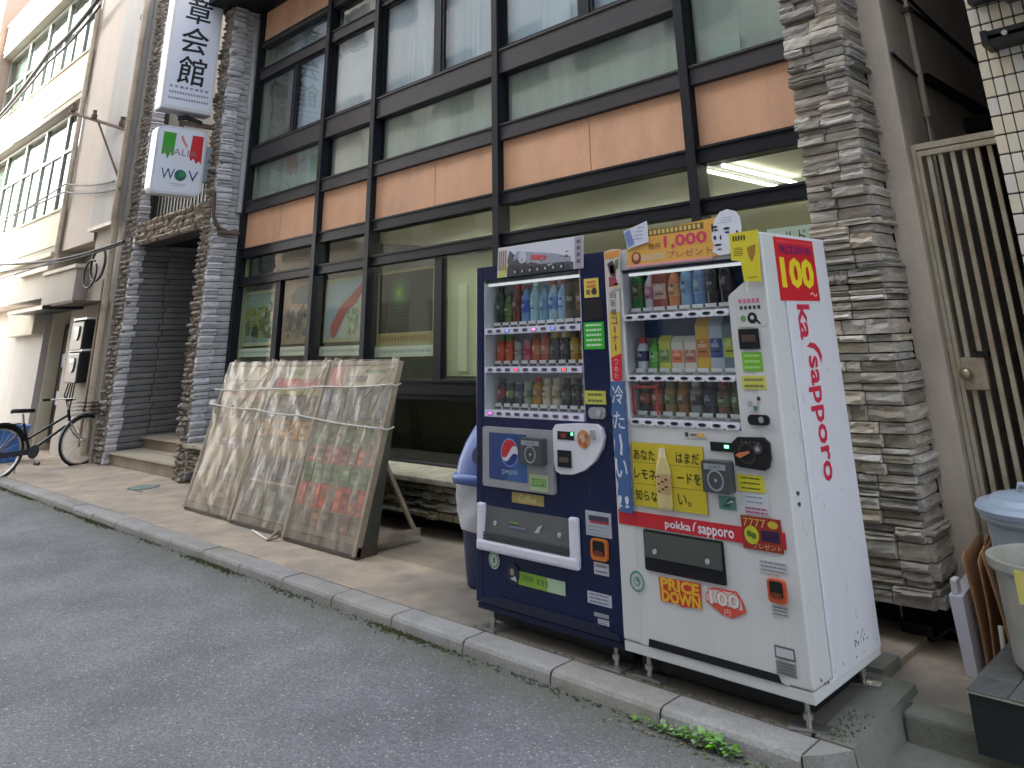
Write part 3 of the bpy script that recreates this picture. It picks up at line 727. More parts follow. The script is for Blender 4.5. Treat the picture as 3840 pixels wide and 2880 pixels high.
# posters
def poster(x0, x1, z0, z1, lab, art, frame=(200, 192, 160)):
    t = thing('poster', ((x0 + x1) / 2, YG + .03, z0), lab, 'poster', 'posters hung in the window')
    F = front(YG + .034)
    mb = MB(); mb.rect(F, x0, z0, x1, z1, C(*frame, .8), .004, -.004); mb.build('sheet', t)
    mb = MB(); art(mb, F, x0 + .035, x1 - .035, z0 + .04, z1 - .03); mb.build('print', t)
def blobs(mb, F, x0, x1, z0, z1, cols, n, r, seed, d0=.006):
    rg = random.Random(seed)
    for k in range(n):
        rr = rg.uniform(*r); a, b = rg.uniform(x0 + rr, x1 - rr), rg.uniform(z0 + rr, z1 - rr)
        pts = [(a + rr * rg.uniform(.5, 1.1) * math.cos(q * .7), b + rr * rg.uniform(.5, 1.1) * math.sin(q * .7)) for q in range(9)]
        mb.poly(F, pts, C(*rg.choice(cols), .7), d0 + k * .00012, d0 - .001)
def art1(mb, F, x0, x1, z0, z1):
    mb.rect(F, x0, z0, x1, z1, C(150, 170, 168, .7), .005); blobs(mb, F, x0, x1, z0, z1 - .1, [(60, 80, 40), (96, 116, 50), (40, 60, 36), (150, 150, 70), (186, 190, 170)], 46, (.04, .11), 3)
def art2(mb, F, x0, x1, z0, z1):
    mb.rect(F, x0, z0, x1, z1, C(150, 128, 112, .7), .005); mb.poly(F, [(x0 + .15, z0 + .42), (x1, z0 + .38), (x1, z0 + .62), (x0 + .3, z0 + .60), (x0 + .12, z0 + .5)], C(50, 92, 110, .7), .0056)
    blobs(mb, F, x0, x1, z0, z0 + .4, [(70, 74, 84), (150, 140, 134), (44, 48, 60), (110, 104, 104)], 40, (.03, .08), 5)
def art3(mb, F, x0, x1, z0, z1):
    mb.rect(F, x0, z0, x1, z1, C(150, 172, 198, .7), .005)
    mb.poly(F, [(x0 + .25, z0), (x1, z0), (x1, z1 - .12), (x0 + .5, z0 + .35)], C(186, 190, 182, .7), .0054)
    mb.poly(F, [(x0 + .12, z0 + .02), (x0 + .2, z0 + .0), (x0 + .42, z0 + .26), (x0 + .62, z0 + .36), (x0 + .86, z0 + .62), (x0 + .78, z0 + .60), (x0 + .5, z0 + .44), (x0 + .3, z0 + .34), (x0 + .12, z0 + .14)], C(168, 58, 62, .7), .0058)
    blobs(mb, F, x0 + .42, x1, z0, z0 + .32, [(150, 170, 140), (205, 205, 196), (120, 150, 130), (176, 150, 150)], 30, (.02, .05), 8)
def art4(mb, F, x0, x1, z0, z1):
    mb.rect(F, x0, z0 + .1, x1, z1, C(26, 36, 34, .6), .005)
    for r, c in ((.17, (38, 66, 52)), (.12, (46, 92, 48)), (.07, (78, 140, 50)), (.03, (130, 180, 60))): mb.disc(F, x0 + .34, z0 + .48, r, C(*c, .6), .0055 + (.2 - r) * .004)
    for k in range(14): mb.rect(F, x0 + .02, z0 + .2 + k * .034, x0 + .5, z0 + .203 + k * .034, C(70, 100, 76, .6), .0062)
    mb.rect(F, x0, z0 + .01, x1, z0 + .085, C(176, 150, 96, .7), .005)
    for k in range(16): mb.rect(F, x0 + .03 + k * .05, z0 + .03, x0 + .055 + k * .05, z0 + .065, C(130, 104, 60, .7), .0056)
poster(-8.36, -7.52, 1.50, 2.16, 'framed poster of green and yellow foliage in the window nearest the entrance', art1, (206, 200, 176))
poster(-7.34, -6.62, 1.50, 2.19, 'brownish poster with a teal shape in the second window from the entrance', art2, (150, 138, 122))
poster(-6.40, -5.53, 1.50, 2.17, 'pale blue poster with a long red shape in the narrow window bay', art3, (176, 178, 150))
poster(-5.36, -4.40, 1.42, 2.17, 'dark poster with a glowing green spot beside the roller blind', art4, (186, 174, 140))
for (x0, x1, z0, lab) in ((-8.40, -7.51, 1.375, 'white paper strip under the green foliage poster'), (-7.35, -6.60, 1.375, 'white paper strip under the brownish teal poster'), (-6.46, -5.52, 1.36, 'white paper strip under the pale blue and red poster'), (-5.38, -4.38, 1.335, 'wide white paper strip under the dark green spot poster')):
    mb = MB(); F = front(YG + .032); mb.rect(F, x0, z0, x1, z0 + .10, C(240, 241, 238, .8), .003, -.003)
    for k in range(int((x1 - x0) / .034) - 3): mb.rect(F, x0 + .06 + k * .034, z0 + .035 + .004 * (k % 3), x0 + .078 + k * .034, z0 + .066, C(168, 174, 172, .8), .0036)
    mb.build('paper_strip', label=lab, cat='notice', group='paper strips along the window sill')
mb = MB(); F = front(YG - .012); mb.rect(F, -.80, 1.93, -.42, 2.075, C(176, 196, 178, .7), .003, -.002); mb.text(F, 'ルドビ', -.56, 2.01, .24, .09, C(40, 48, 44, .7), .004)
mb.build('window_sign', label='pale green sign with dark katakana low in the window behind the white machine', cat='sign')

# ------------------------------------------------------------------ hanging signs (faces look along +X)
def sign_frame(x): return Fr((x, 0, 0), (0, 1, 0), (0, 0, 1))
XS = -8.72
t = thing('projecting_sign', (XS, .7, 4.53), 'tall white vertical sign box with large black kanji above the entrance', 'sign', 'projecting signs at the entrance')
mb = MB(); mb.box(XS - .22, XS, .36, 1.03, 4.53, 7.4, C(222, 220, 222, .4, var=.02), bev=.012); mb.build('box', t)
mb = MB(); mb.box(XS - .215, XS - .005, .365, 1.025, 4.515, 4.529, C(150, 152, 158, .5)); mb.build('bottom_plate', t)
mb = MB(); F = sign_frame(XS); mb.rect(F, .40, 4.57, 1.0, 7.36, C(226, 229, 240, .35, var=.02), .004); mb.build('face_panel', t)
ink = C(22, 22, 30, .5)
mb = MB(); mb.text(F, '章', .705, 6.00, .33, .40, ink, .006, .06, .022); mb.text(F, '会', .69, 5.545, .36, .38, ink, .006, .06, .022); mb.text(F, '館', .70, 5.10, .36, .40, ink, .006, .06, .022); mb.build('lettering', t)
mb = MB()
rg = random.Random(4)
for z, n, s in ((4.845, 8, .028), (4.765, 15, .03), (4.68, 16, .026)):
    for k in range(n):
        y = .44 + k * .53 / n
        for q in range(3): mb.rect(F, y, z + q * s * .4 - s / 2, y + .53 / n * rg.uniform(.45, .75), z + q * s * .4 - s / 2 + .006, C(96, 98, 120, .5), .006)
        mb.rect(F, y + .2 / n, z - s / 2, y + .27 / n, z + s / 2, C(96, 98, 120, .5), .0065)
mb.build('small_print', t)
mb = MB(); mb.box(XS - .14, XS - .08, 1.02, 1.12, 4.75, 4.81, M['rust']); mb.box(XS - .14, XS - .08, 1.02, 1.12, 5.4, 5.46, M['rust']); mb.box(XS - .14, XS - .08, 1.02, 1.12, 6.1, 6.16, M['rust']); mb.build('arm', t)
t = thing('projecting_sign', (XS, .7, 3.4), 'smaller rounded white sign with green and red flag stripes below the kanji sign', 'sign', 'projecting signs at the entrance')
def rrect(a0, b0, a1, b1, r, n=5):
    pts = []
    for cx, cz, s in ((a1 - r, b1 - r, 0), (a0 + r, b1 - r, 1), (a0 + r, b0 + r, 2), (a1 - r, b0 + r, 3)):
        for i in range(n + 1):
            q = (s + i / n) * math.pi / 2; pts.append((cx + r * math.cos(q), cz + r * math.sin(q)))
    return pts
mb = MB(); Fb = sign_frame(XS - .2); mb.poly(Fb, rrect(.37, 3.40, 1.01, 4.30, .09), C(206, 208, 216, .35), .2, 0, True); mb.build('box', t)
mb = MB(); mb.poly(F, rrect(.40, 3.43, .98, 4.27, .07), C(224, 228, 238, .3, var=.02), .004); mb.build('face_panel', t)
gr, rd, bl = C(62, 158, 48, .4), C(200, 44, 52, .4), C(50, 62, 110, .4)
mb = MB()
mb.poly(F, [(.45, 4.21), (.61, 4.21), (.60, 3.92), (.575, 3.89), (.565, 3.95), (.53, 3.85), (.50, 3.93), (.45, 3.90)], gr, .006)
mb.poly(F, [(.82, 4.21), (.965, 4.21), (.965, 3.83), (.93, 3.87), (.90, 3.83), (.86, 3.90), (.83, 3.86), (.80, 3.91)], rd, .006)
mb.poly(F, [(.67, 4.17), (.69, 4.19), (.73, 4.11), (.77, 4.05), (.76, 4.03), (.71, 4.09), (.69, 4.13)], C(214, 120, 126, .4), .006)
mb.text(F, 'ITALIA', .69, 3.96, .42, .085, C(150, 120, 130, .4), .0065)
mb.build('flag', t)
mb = MB(); mb.text(F, 'W', .56, 3.66, .17, .14, bl, .006); mb.text(F, 'V', .88, 3.66, .13, .14, bl, .006); mb.disc(F, .72, 3.655, .075, C(36, 100, 90, .4), .006); mb.disc(F, .735, 3.67, .04, C(60, 140, 96, .4), .007)
mb.rect(F, .60, 3.535, .80, 3.542, C(150, 156, 170, .4), .006); mb.rect(F, .63, 3.512, .78, 3.518, C(150, 156, 170, .4), .006); mb.build('lettering', t)
mb = MB(); mb.box(XS - .13, XS - .08, .65, 1.12, 4.36, 4.42, M['rust']); mb.box(XS - .13, XS - .08, .66, .72, 4.29, 4.37, M['rust']); mb.build('arm', t)
mb = MB(); mb.box(XS - .15, XS - .06, 1.0, 1.13, 3.62, 4.1, C(150, 160, 168, .5)); mb.build('mount_plate', t)
mb = MB(); mb.tube([(XS - .1, .62, 4.44), (XS - .1, .75, 4.47), (XS - .1, .95, 4.42)], .035, M['cable'], 8); mb.build('cable', t)

# ------------------------------------------------------------------ building beyond the entrance
lb = thing('concrete_building', (-16, YP, 0), 'beige three storey building with cream bands and green tinted windows left of the entrance', 'building')
def lpart(n, mb, p=None, **k): return mb.build(n, p or lb, **k)
mb = MB()
mb.box(-13.05, -11.74, 1.1, 8, 0, 11, M['beige']); mb.box(-14.86, -13.05, 1.06, 8, 3.3, 11, M['pinkr']); mb.box(-23.2, -13.05, 1.5, 8, 0, 11, M['beige'])
lpart('wall', mb)
mb = MB(); mb.box(-13.05, -11.90, .98, 1.099, 3.5, 11, M['greyr'], bev=.01); mb.box(-13.08, -11.88, .96, 1.1, 3.44, 3.5, M['pipe']); lpart('pipe_chase', mb)
for z0, z1 in ((3.42, 4.06), (6.42, 7.24), (9.5, 10.3)):
    mb = MB(); mb.box(-23.2, -14.87, .98, 1.5, z0, z1, M['cream'], bev=.01); mb.box(-23.2, -14.87, 1.0, 1.5, z0 - .12, z0 - .001, M['beige']); mb.box(-23.2, -14.87, .95, 1.5, z1 + .001, z1 + .04, M['cream']); lpart('band', mb)
for z0, z1, zr in ((4.10, 6.28, 5.45), (7.28, 9.36, 8.42)):
    xs = [-23.2, -21.2, -19.5, -17.95, -16.4, -14.88]
    for a, b in zip(xs, xs[1:]):
        w = MB()
        for q in ((a, a + .06, z0, z1), (b - .06, b, z0, z1), (a + .06, b - .06, z0, z0 + .06), (a + .06, b - .06, z1 - .06, z1), (a + .06, b - .06, zr - .03, zr + .03)): w.box(q[0], q[1], 1.20, 1.28, q[2], q[3], M['alu'])
        wi = lpart('window', w)
        mm = (a + b) / 2
        w = MB(); w.box(mm - .025, mm + .025, 1.21, 1.26, z0 + .061, zr - .031, M['alu']); w.build('stile', wi)
        for q in ((a + .06, b - .06, zr + .03, z1 - .06), (a + .06, mm - .025, z0 + .06, zr - .03), (mm + .025, b - .06, z0 + .06, zr - .03)):
            w = MB(); w.box(q[0], q[1], 1.235, 1.24, q[2], q[3], M['glassl']); w.build('pane', wi)
        w = MB(); n = 40; vs = []
        for k in range(n + 1): vs += [(a + (b - a) * k / n, 1.36 + .03 * math.sin(k * 1.7 + a), z0), (a + (b - a) * k / n, 1.36 + .02 * math.sin(k * 1.7 + a), z1)]
        w.add(vs, [(2 * k, 2 * k + 2, 2 * k + 3, 2 * k + 1) for k in range(n)], M['greencurt'] if random.random() < .75 else M['curtain'], True); w.build('curtain', wi)
# vertical pipes
mb = MB(); mb.tube([(-14.84, 1.0, 11), (-14.84, 1.0, 3.3), (-14.8, 1.03, 3.1)], .045, M['pipe'], 8); lpart('drain_pipe', mb)
mb = MB(); mb.tube([(-11.84, .96, 11), (-11.84, .96, 3.5), (-11.90, 1.02, 3.3), (-11.92, 1.05, .1)], .05, M['pipe'], 8); lpart('drain_pipe', mb)
mb = MB(); mb.tube([(-12.1, 1.05, 2.6), (-12.1, 1.05, .2)], .03, M['rust'], 8); mb.tube([(-12.22, 1.06, 2.6), (-12.22, 1.06, .2)], .022, M['pipe'], 8); lpart('conduit', mb)
mb = MB(); mb.box(-12.05, -11.95, .95, 1.05, 7.0, 7.08, M['rust']); lpart('pipe_clip', mb)
# ground floor: ledges, canopy box, doors, meters
mb = MB(); mb.box(-23.2, -14.87, .92, 1.5, 3.22, 3.30, M['cream']); mb.box(-23.2, -14.9, 1.02, 1.5, 2.56, 3.22, M['beige']); mb.box(-23.2, -14.8, .98, 1.5, 2.50, 2.56, M['greyr']); mb.box(-16.9, -14.9, .92, 1.02, 2.98, 3.06, M['pipe']); lpart('fascia', mb)
mb = MB(); mb.box(-14.86, -13.1, .90, 1.1, 2.34, 2.86, M['beige'], bev=.01); mb.box(-14.9, -13.06, .86, 1.1, 2.86, 2.92, M['cream']); lpart('shutter_box', mb)
mb = MB(); mb.box(-13.05, -11.95, .6, 1.09, 2.24, 2.27, M['rust']); mb.box(-15.2, -13.1, .5, 1.09, 2.20, 2.26, M['black']); lpart('canopy', mb)
mb = MB(); mb.box(-16.6, -14.9, .85, 1.49, 1.86, 2.30, M['cream'], bev=.02); lpart('shop_sign_box', mb)
mb = MB(); mb.box(-17.4, -14.75, 1.0, 1.49, 0, 2.3, M['greyr']); mb.box(-14.75, -14.0, 1.35, 1.49, 0, 2.2, M['cream']); lpart('porch_wall', mb)
d = MB(); d.box(-14.62, -13.72, 1.28, 1.33, .1, 2.02, M['black']); door = lpart('door', d)
d = MB(); d.box(-14.5, -13.85, 1.268, 1.279, .9, 1.9, M['glassg']); d.build('pane', door)
d = MB()
for k, (z, c) in enumerate(((1.3, (190, 200, 215)), (1.0, (120, 130, 170)), (.7, (200, 205, 215)), (.4, (90, 96, 120)))): d.rect(front(1.268), -14.45 + .1 * (k % 2), z, -14.0 + .05 * k, z + .22, C(*c, .6), .004)
d.build('poster', door)
mb = MB(); mb.box(-13.72, -13.05, 1.1, 1.5, 0, 2.34, M['beige']); mb.box(-14.75, -14.64, 1.1, 1.5, 0, 2.3, M['cream']); lpart('door_jamb', mb)
for z, n in ((1.55, 'upper'), (1.08, 'lower')):
    mb = MB(); mb.box(-12.92, -12.35, .92, 1.09, z, z + .44, M['black'], bev=.02); mb.box(-12.96, -12.93, .95, 1.09, z, z + .5, M['white']); mb.box(-12.93, -12.3, .93, 1.09, z + .46, z + .49, M['white']); mb.disc(front(.92), -12.6, z + .26, .11, M['dgrey'], .02); mb.rect(front(.92), -12.72, z + .3, -12.5, z + .36, C(150, 170, 190, .3), .022); lpart('meter', mb)
mb = MB()
for k in range(4): mb.tube([(-12.85 + k * .1, .98, 1.08), (-12.8 + k * .12, .93, .9 - .06 * k), (-12.75 + k * .06, 1.0, .75 - .08 * k)], .012, M['cable'], 6)
lpart('meter_cable', mb)
mb = MB(); pts = [(-12.35 + .33 * math.cos(a * .35), .98, 2.85 + .26 * math.sin(a * .35)) for a in range(20)]; mb.tube(pts, .02, M['cable'], 6)
pts = [(-12.6 + .30 * math.cos(a * .35 + 1), .96, 2.72 + .22 * math.sin(a * .35 + 1)) for a in range(18)]; mb.tube(pts, .016, M['cable'], 6); mb.build('cable_coil', label='loops of black cable hanging on the beige wall above the meters', cat='cable')
# neighbour far left
mb = MB(); mb.box(-36, -23.25, .8, 9, 0, 16, mat('pink_tile_wall', (.42, .30, .25), .8, var=.12, scale=9, stretch=(1, 1, 3)))
pk = mb.build('pink_building', local=True, label='pinkish tiled building at the far upper left beyond the beige building', cat='building')
# tension arm and wires
t = thing('wire_bracket', (-12.5, .6, 5.2), 'long rusty iron arm with insulators holding wires off the beige wall', 'bracket')
mb = MB(); mb.tube([(-13.75, .55, 5.62), (-12.0, 1.0, 5.0)], .03, M['rust'], 6); mb.tube([(-12.9, .78, 5.34), (-12.0, 1.0, 4.15)], .018, M['rust'], 6); mb.build('arm', t)
for p in ((-13.6, .57, 5.6), (-12.95, .74, 5.36), (-12.15, .95, 5.1), (-12.02, .97, 5.06)):
    mb = MB(); mb.lathe(p, [(.0, .16), (.035, .15), (.03, .1), (.05, .06), (.045, 0), (0, 0)], M['rust'], 8); mb.build('insulator', t)
def cable(name, pts, r, lab, sag=0.0):
    P = []
    for a, b in zip(pts, pts[1:]):
        a, b = Vector(a), Vector(b)
        for k in range(8):
            q = k / 8; P.append(a.lerp(b, q) - Vector((0, 0, sag * 4 * q * (1 - q))))
    P.append(Vector(pts[-1])); mb = MB(); mb.tube(P, r, M['cable'], 6); mb.build(name, label=lab, cat='cable', group='overhead cables at the beige building')
cable('power_cable', [(-23, .82, 7.1), (-17.5, .85, 7.9), (-13.7, .8, 8.2)], .042, 'thickest black cable bundle climbing across the upper windows of the beige building', .15)
cable('power_cable', [(-23, .75, 6.85), (-17.4, .85, 7.65), (-14.2, .85, 7.95)], .025, 'thin cable strung just under the thick bundle by the upper windows', .1)
cable('power_cable', [(-20.6, .8, 4.45), (-14.6, .9, 4.35), (-11.75, .95, 3.98)], .017, 'cable crossing the middle windows and ending at the entrance pillar', .05)
cable('power_cable', [(-20.3, .8, 4.25), (-14.6, .9, 4.5), (-12.1, .95, 4.15)], .016, 'thin wire running beside the middle window cable to the bracket strut', .05)
cable('power_cable', [(-16.3, .2, 3.15), (-12.7, .5, 2.93), (-10.9, .85, 3.05)], .020, 'heavy black cable low across the lower windows to the entrance pillar', .02)
cable('power_cable', [(-16.1, .2, 2.98), (-12.6, .5, 2.88), (-10.9, .85, 3.02)], .014, 'thinner wire directly beneath the heavy low cable', .02)
cable('power_cable', [(-15.6, .2, 2.80), (-12.6, .5, 2.93), (-10.95, .85, 3.03)], .012, 'lowest thin wire rising to the entrance pillar under the heavy cable', .02)
cable('power_cable', [(-19.5, .5, 5.9), (-13.75, .55, 5.75)], .012, 'thin wire reaching the tip of the rusty iron arm', .1)

# ------------------------------------------------------------------ right side: gate, tiled building, bins
for pts, lab in (([(.255, 1.38, 2.99), (.255, 1.75, 2.93), (.255, 4.0, 2.9)], 'thin wire running level along the alley wall at the right'), ([(.255, 1.5, 3.44), (.26, 2.35, 3.42), (.26, 4.2, 3.3)], 'upper black wire along the alley wall'), ([(.256, 1.8, 3.52), (.262, 2.4, 3.44), (.262, 4.2, 3.33)], 'second black wire just above the upper alley wire')):
    mb = MB(); mb.tube(pts, .012, M['cable'], 6); mb.build('alley_wire', label=lab, cat='cable', group='wires on the alley wall')
tb = thing('tiled_building', (1.5, YP, 0), 'building corner clad in cream tiles with dark joints at the right edge', 'building')
mb = MB(); mb.box(.77, 6, YP + .005, 8, -.1, 9, M['grout']); mb.build('wall', tb)
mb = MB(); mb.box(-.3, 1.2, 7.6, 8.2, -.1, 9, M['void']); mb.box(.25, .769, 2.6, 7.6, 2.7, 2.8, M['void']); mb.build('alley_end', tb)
def slab_mesh(name, dx, dy, dz, m, bev=.003):
    mb = MB(); mb.box(-dx / 2, dx / 2, -dy / 2, dy / 2, -dz / 2, dz / 2, m, bev=bev, seg=1)
    me = bpy.data.meshes.new(name); me.from_pydata(mb.v, [], mb.f); me.materials.append(m); me.update(); return me
tm = slab_mesh('tile', .0465, .012, .0905, M['tilew'])
for i in range(8):
    for k in range(36):
        piece('tile', tm, tb, (.767 + .0525 * (i + .5), YP + .0015, .06 + k * .0985 + .05), (1, 1, 1))
mb = MB()
for i in range(8, 34):
    for k in range(40): x, z = .767 + .0525 * (i + .5), .06 + k * .0985 + .05; mb.rect(front(YP + .005), x - .0232, z - .0452, x + .0232, z + .0452, M['tilew'], .0095, 0)
for i in range(8):
    for k in range(36, 40): x, z = .767 + .0525 * (i + .5), .06 + k * .0985 + .05; mb.rect(front(YP + .005), x - .0232, z - .0452, x + .0232, z + .0452, M['tilew'], .0095, 0)
mb.build('tile_field', tb, kind='stuff')
t = thing('sign_bracket', (.95, 1.0, 2.8), 'black steel bracket bolted to the cream tiles at the upper right', 'bracket')
mb = MB(); mb.box(.80, 1.4, 1.02, 1.09, 3.02, 3.05, M['black']); mb.box(.86, 1.4, .95, 1.09, 2.80, 2.825, M['black']); mb.box(.86, 1.4, .95, 1.09, 2.755, 2.78, M['black']); mb.box(.84, .87, .94, 1.09, 2.75, 2.83, M['black']); mb.build('bar', t)
mb = MB(); mb.box(.98, 1.5, .7, 1.0, 2.95, 3.4, C(60, 66, 70, .5), bev=.01); mb.build('box', t)
mb = MB(); mb.tube([(.95, .945, 2.79), (.95, .93, 2.79)], .014, M['steel'], 8); mb.build('bolt', t)

YGt = 1.43
t = thing('alley_gate', (.5, YGt, 0), 'rusty beige steel gate of vertical bars closing the dark alley', 'gate')
mb = MB()
mb.box(.243, .268, YGt, YGt + .05, 0, 2.43, M['gate']); mb.box(.268, .766, YGt, YGt + .05, 2.395, 2.43, M['gate']); mb.build('outer_frame', t)
mb = MB()
mb.box(.274, .296, YGt - .01, YGt + .03, .05, 2.385, M['gate']); mb.box(.735, .76, YGt - .01, YGt + .03, .05, 2.385, M['gate']); mb.box(.296, .735, YGt - .01, YGt + .03, 2.355, 2.385, M['gate']); mb.box(.296, .735, YGt - .01, YGt + .03, .05, .09, M['gate']); mb.build('leaf_frame', t)
for k in range(6):
    x = .334 + k * .064
    for z0, z1 in (((.091, 1.11), (1.27, 2.354)) if k < 2 else ((.091, 2.354),)):
        mb = MB(); mb.box(x - .013, x + .013, YGt, YGt + .022, z0, z1, M['gate'], bev=.003, seg=1); mb.build('bar', t)
mb = MB(); mb.box(.297, .415, YGt - .012, YGt + .025, 1.111, 1.269, M['gate'], bev=.004, seg=1); lk = mb.build('lock_plate', t)
mb = MB()
mb.add(*[[v for v in ()], [], M['brass']])
prof = [(.0, .058), (.018, .055), (.030, .044), (.033, .030), (.024, .018), (.014, .012), (.014, 0)]
vs, fs = [], []
for i, (r, d) in enumerate(prof):
    for k in range(12): a = k * math.pi / 6; vs.append((.325 + r * math.cos(a), YGt - .012 - d, 1.19 + r * math.sin(a)))
for i in range(len(prof) - 1):
    for k in range(12): fs.append((i * 12 + k, i * 12 + (k + 1) % 12, (i + 1) * 12 + (k + 1) % 12, (i + 1) * 12 + k))
mb.add(vs, fs, M['brass'], True); mb.build('knob', lk)
mb = MB(); mb.box(.375, .44, YGt - .02, YGt + .03, 1.275, 1.30, M['black']); mb.build('latch', t)

t = thing('entrance_step', (.9, .65, -.03), 'low step topped with worn grey tiles at the lower right', 'step')
mb = MB(); mb.box(.43, 3, .375, .94, -.05, .14, M['stepf']); mb.build('base', t)
gt = slab_mesh('tile', .142, .142, .014, M['tileg'], .004)
for i in range(9):
    for k in range(4):
        piece('tile', gt, t, (.425 + .146 * (i + .5), .362 + .146 * (k + .5), .148 + random.uniform(-.0015, .0015)), (1, 1, 1))
mb = MB(); mb.box(.425, 2.9, .36, .945, .1401, .145, mat('pale_joint', (.30, .28, .22), .9)); mb.build('joint_bed', t)
# bins
def bin_round(c, r0, r1, h, mbody, mlid, lab, name, tagc=None):
    t = thing(name, c, lab, 'bin')
    mb = MB(); mb.lathe(c, [(0, .005), (r0, .005), (r0 + .01, .02), (r1 - .012, h - .05), (r1, h - .045), (r1 + .012, h - .03), (r1 + .012, h), (r1 - .01, h), (r0, .03), (0, .03)], mbody, 28); mb.build('tub', t)
    if mlid:
        mb = MB(); mb.lathe(c, [(r1 + .02, h - .01), (r1 + .026, h + .012), (r1 + .012, h + .03), (r1 - .03, h + .035), (r1 - .05, h + .055), (r1 - .12, h + .066), (0, h + .07)], mlid, 28)
        mb.build('lid', t)
        mb = MB(); mb.tube([(c[0] - .07, c[1], c[2] + h + .065), (c[0] - .06, c[1], c[2] + h + .10), (c[0] + .06, c[1], c[2] + h + .10), (c[0] + .07, c[1], c[2] + h + .065)], .012, mlid, 8); mb.build('handle', t)
    return t
bin_round((.59, 1.165, -.028), .185, .235, .655, C(158, 168, 174, .4, var=.15), C(160, 174, 190, .35), 'tall grey blue plastic bin with a pale blue lid in front of the gate', 'lidded_bin')
frost = mat('frosted_plastic', (.42, .42, .36), .35, var=.2, scale=7, stain=(.34, .21, .10), stain_scale=2.3, stain_amt=.6)
t = bin_round((.695, .73, .157), .175, .205, .385, frost, None, 'open frosted plastic tub standing on the tiled step', 'plastic_tub')
mb = MB(); F = Fr((.68, .73 - .215, .40), (1, 0, 0), (0, 0, 1)); mb.rect(F, -.05, .02, .10, .13, C(216, 204, 110, .6), .004, -.03); mb.build('label_card', t)
# boards leaning at the alley mouth
mb = MB(); mb.hexa([(.21, .98, -.026), (.26, .98, -.026), (.20, 1.34, -.026), (.25, 1.34, -.026), (.185, 1.0, .27), (.245, 1.0, .27), (.185, 1.34, .31), (.24, 1.34, .31)], C(206, 204, 212, .5)); mb.box(.195, .225, 1.01, 1.07, .27, .335, C(214, 212, 216, .5), bev=.01)
mb.build('foam_slab', label='thin white panel standing on edge beside the dark pillar recess', cat='panel')
def sheet(name, pts, lab, grp):
    mb = MB(); n = 10; vs, fs = [], []
    (b0, b1, t0, t1) = [Vector(p) for p in pts]
    for s_ in (0, .007):
        for j in range(n + 1):
            for i in range(n + 1):
                u_, v_ = i / n, j / n; p = b0.lerp(b1, u_).lerp(t0.lerp(t1, u_), v_)
                vs.append(p + Vector((s_ + .008 * math.sin(v_ * 3.1) * (1 - u_) + .004 * math.sin(u_ * 5 + v_ * 2), 0, .006 * math.sin(u_ * 9) * v_)))
    w = n + 1; q = w * w
    for j in range(n):
        for i in range(n):
            k = j * w + i; fs += [(k, k + 1, k + w + 1, k + w), (q + k, q + k + w, q + k + w + 1, q + k + 1)]
    for i in range(n):
        for a, b in (((i), (i + 1)), ((n * w + i + 1), (n * w + i)), ((i + 1) * w, i * w), (i * w + n, (i + 1) * w + n)): fs.append((b, a, q + a, q + b))
    mb.add(vs, fs, M['cardb'], True); mb.build(name, label=lab, cat='cardboard', group=grp)
sheet('cardboard_sheet', [(.285, 1.03, -.02), (.285, 1.34, -.02), (.25, 1.05, .42), (.255, 1.33, .46)], 'curled brown cardboard sheet next to the white panel', 'cardboard sheets at the alley mouth')
sheet('cardboard_sheet', [(.315, 1.03, -.02), (.31, 1.34, -.02), (.318, 1.05, .41), (.315, 1.33, .49)], 'taller brown cardboard sheet between the curled one and the frosted tub', 'cardboard sheets at the alley mouth')
sheet('cardboard_sheet', [(.425, .97, .0), (.40, 1.25, .0), (.355, 1.0, .46), (.35, 1.26, .48)], 'slanting cardboard flap leaning against the frosted tub', 'cardboard sheets at the alley mouth')
mb = MB(); mb.tube([(.375, 1.0, -.02), (.38, 1.02, .18)], .012, C(214, 210, 196, .6), 8); mb.build('white_stick', label='short white stick behind the cardboard by the frosted tub', cat='stick')
# litter of the recess under the pillar
mb = MB(); mb.tube([(-.05, 1.30, -.02), (.02, 1.22, .02), (.07, 1.24, .06), (.09, 1.3, .03)], .008, M['cable'], 6); mb.box(-.18, -.02, 1.26, 1.36, -.02, .05, M['black'], bev=.02); mb.build('dark_hose', label='dark hose and box lying in the black gap under the right pillar', cat='hose')

# ------------------------------------------------------------------ vending machines
YM = .02
def drink_bottle(h, r, body, cap, label):
    mb = MB(); lab, bd, cp = C(*label, .4), C(*body, .15), C(*cap, .4)
    mb.lathe((0, 0, 0), [(0, 0), (r * .9, 0, bd), (r, h * .05, bd), (r, h * .30, bd), (r * 1.01, h * .31, lab), (r * 1.01, h * .62, lab), (r, h * .63, bd), (r * .85, h * .74, bd), (r * .4, h * .88, bd), (r * .4, h * .9, bd), (r * .46, h * .9, cp), (r * .46, h, cp), (0, h, cp)], bd, 12); return mb
def drink_can(h, r, body, cap, label):
    mb = MB(); bd, lab, cp = C(*body, .25), C(*label, .3), M['steel']
    mb.lathe((0, 0, 0), [(0, 0), (r * .85, 0, cp), (r, h * .05, cp), (r, h * .34, bd), (r, h * .36, lab), (r, h * .62, lab), (r, h * .64, bd), (r, h * .93, bd), (r * .85, h * .99, cp), (r * .85, h, cp), (r * .78, h * .985, cp), (0, h * .985, cp)], bd, 12); return mb
def drink_botcan(h, r, body, cap, label):
    mb = MB(); bd, lab, cp = C(*body, .25), C(*label, .3), C(*cap, .35)
    mb.lathe((0, 0, 0), [(0, 0), (r * .9, 0, bd), (r, h * .04, bd), (r, h * .3, bd), (r, h * .31, lab), (r, h * .6, lab), (r, h * .61, bd), (r, h * .7, bd), (r * .62, h * .82, bd), (r * .66, h * .83, cp), (r * .66, h, cp), (0, h, cp)], bd, 12); return mb
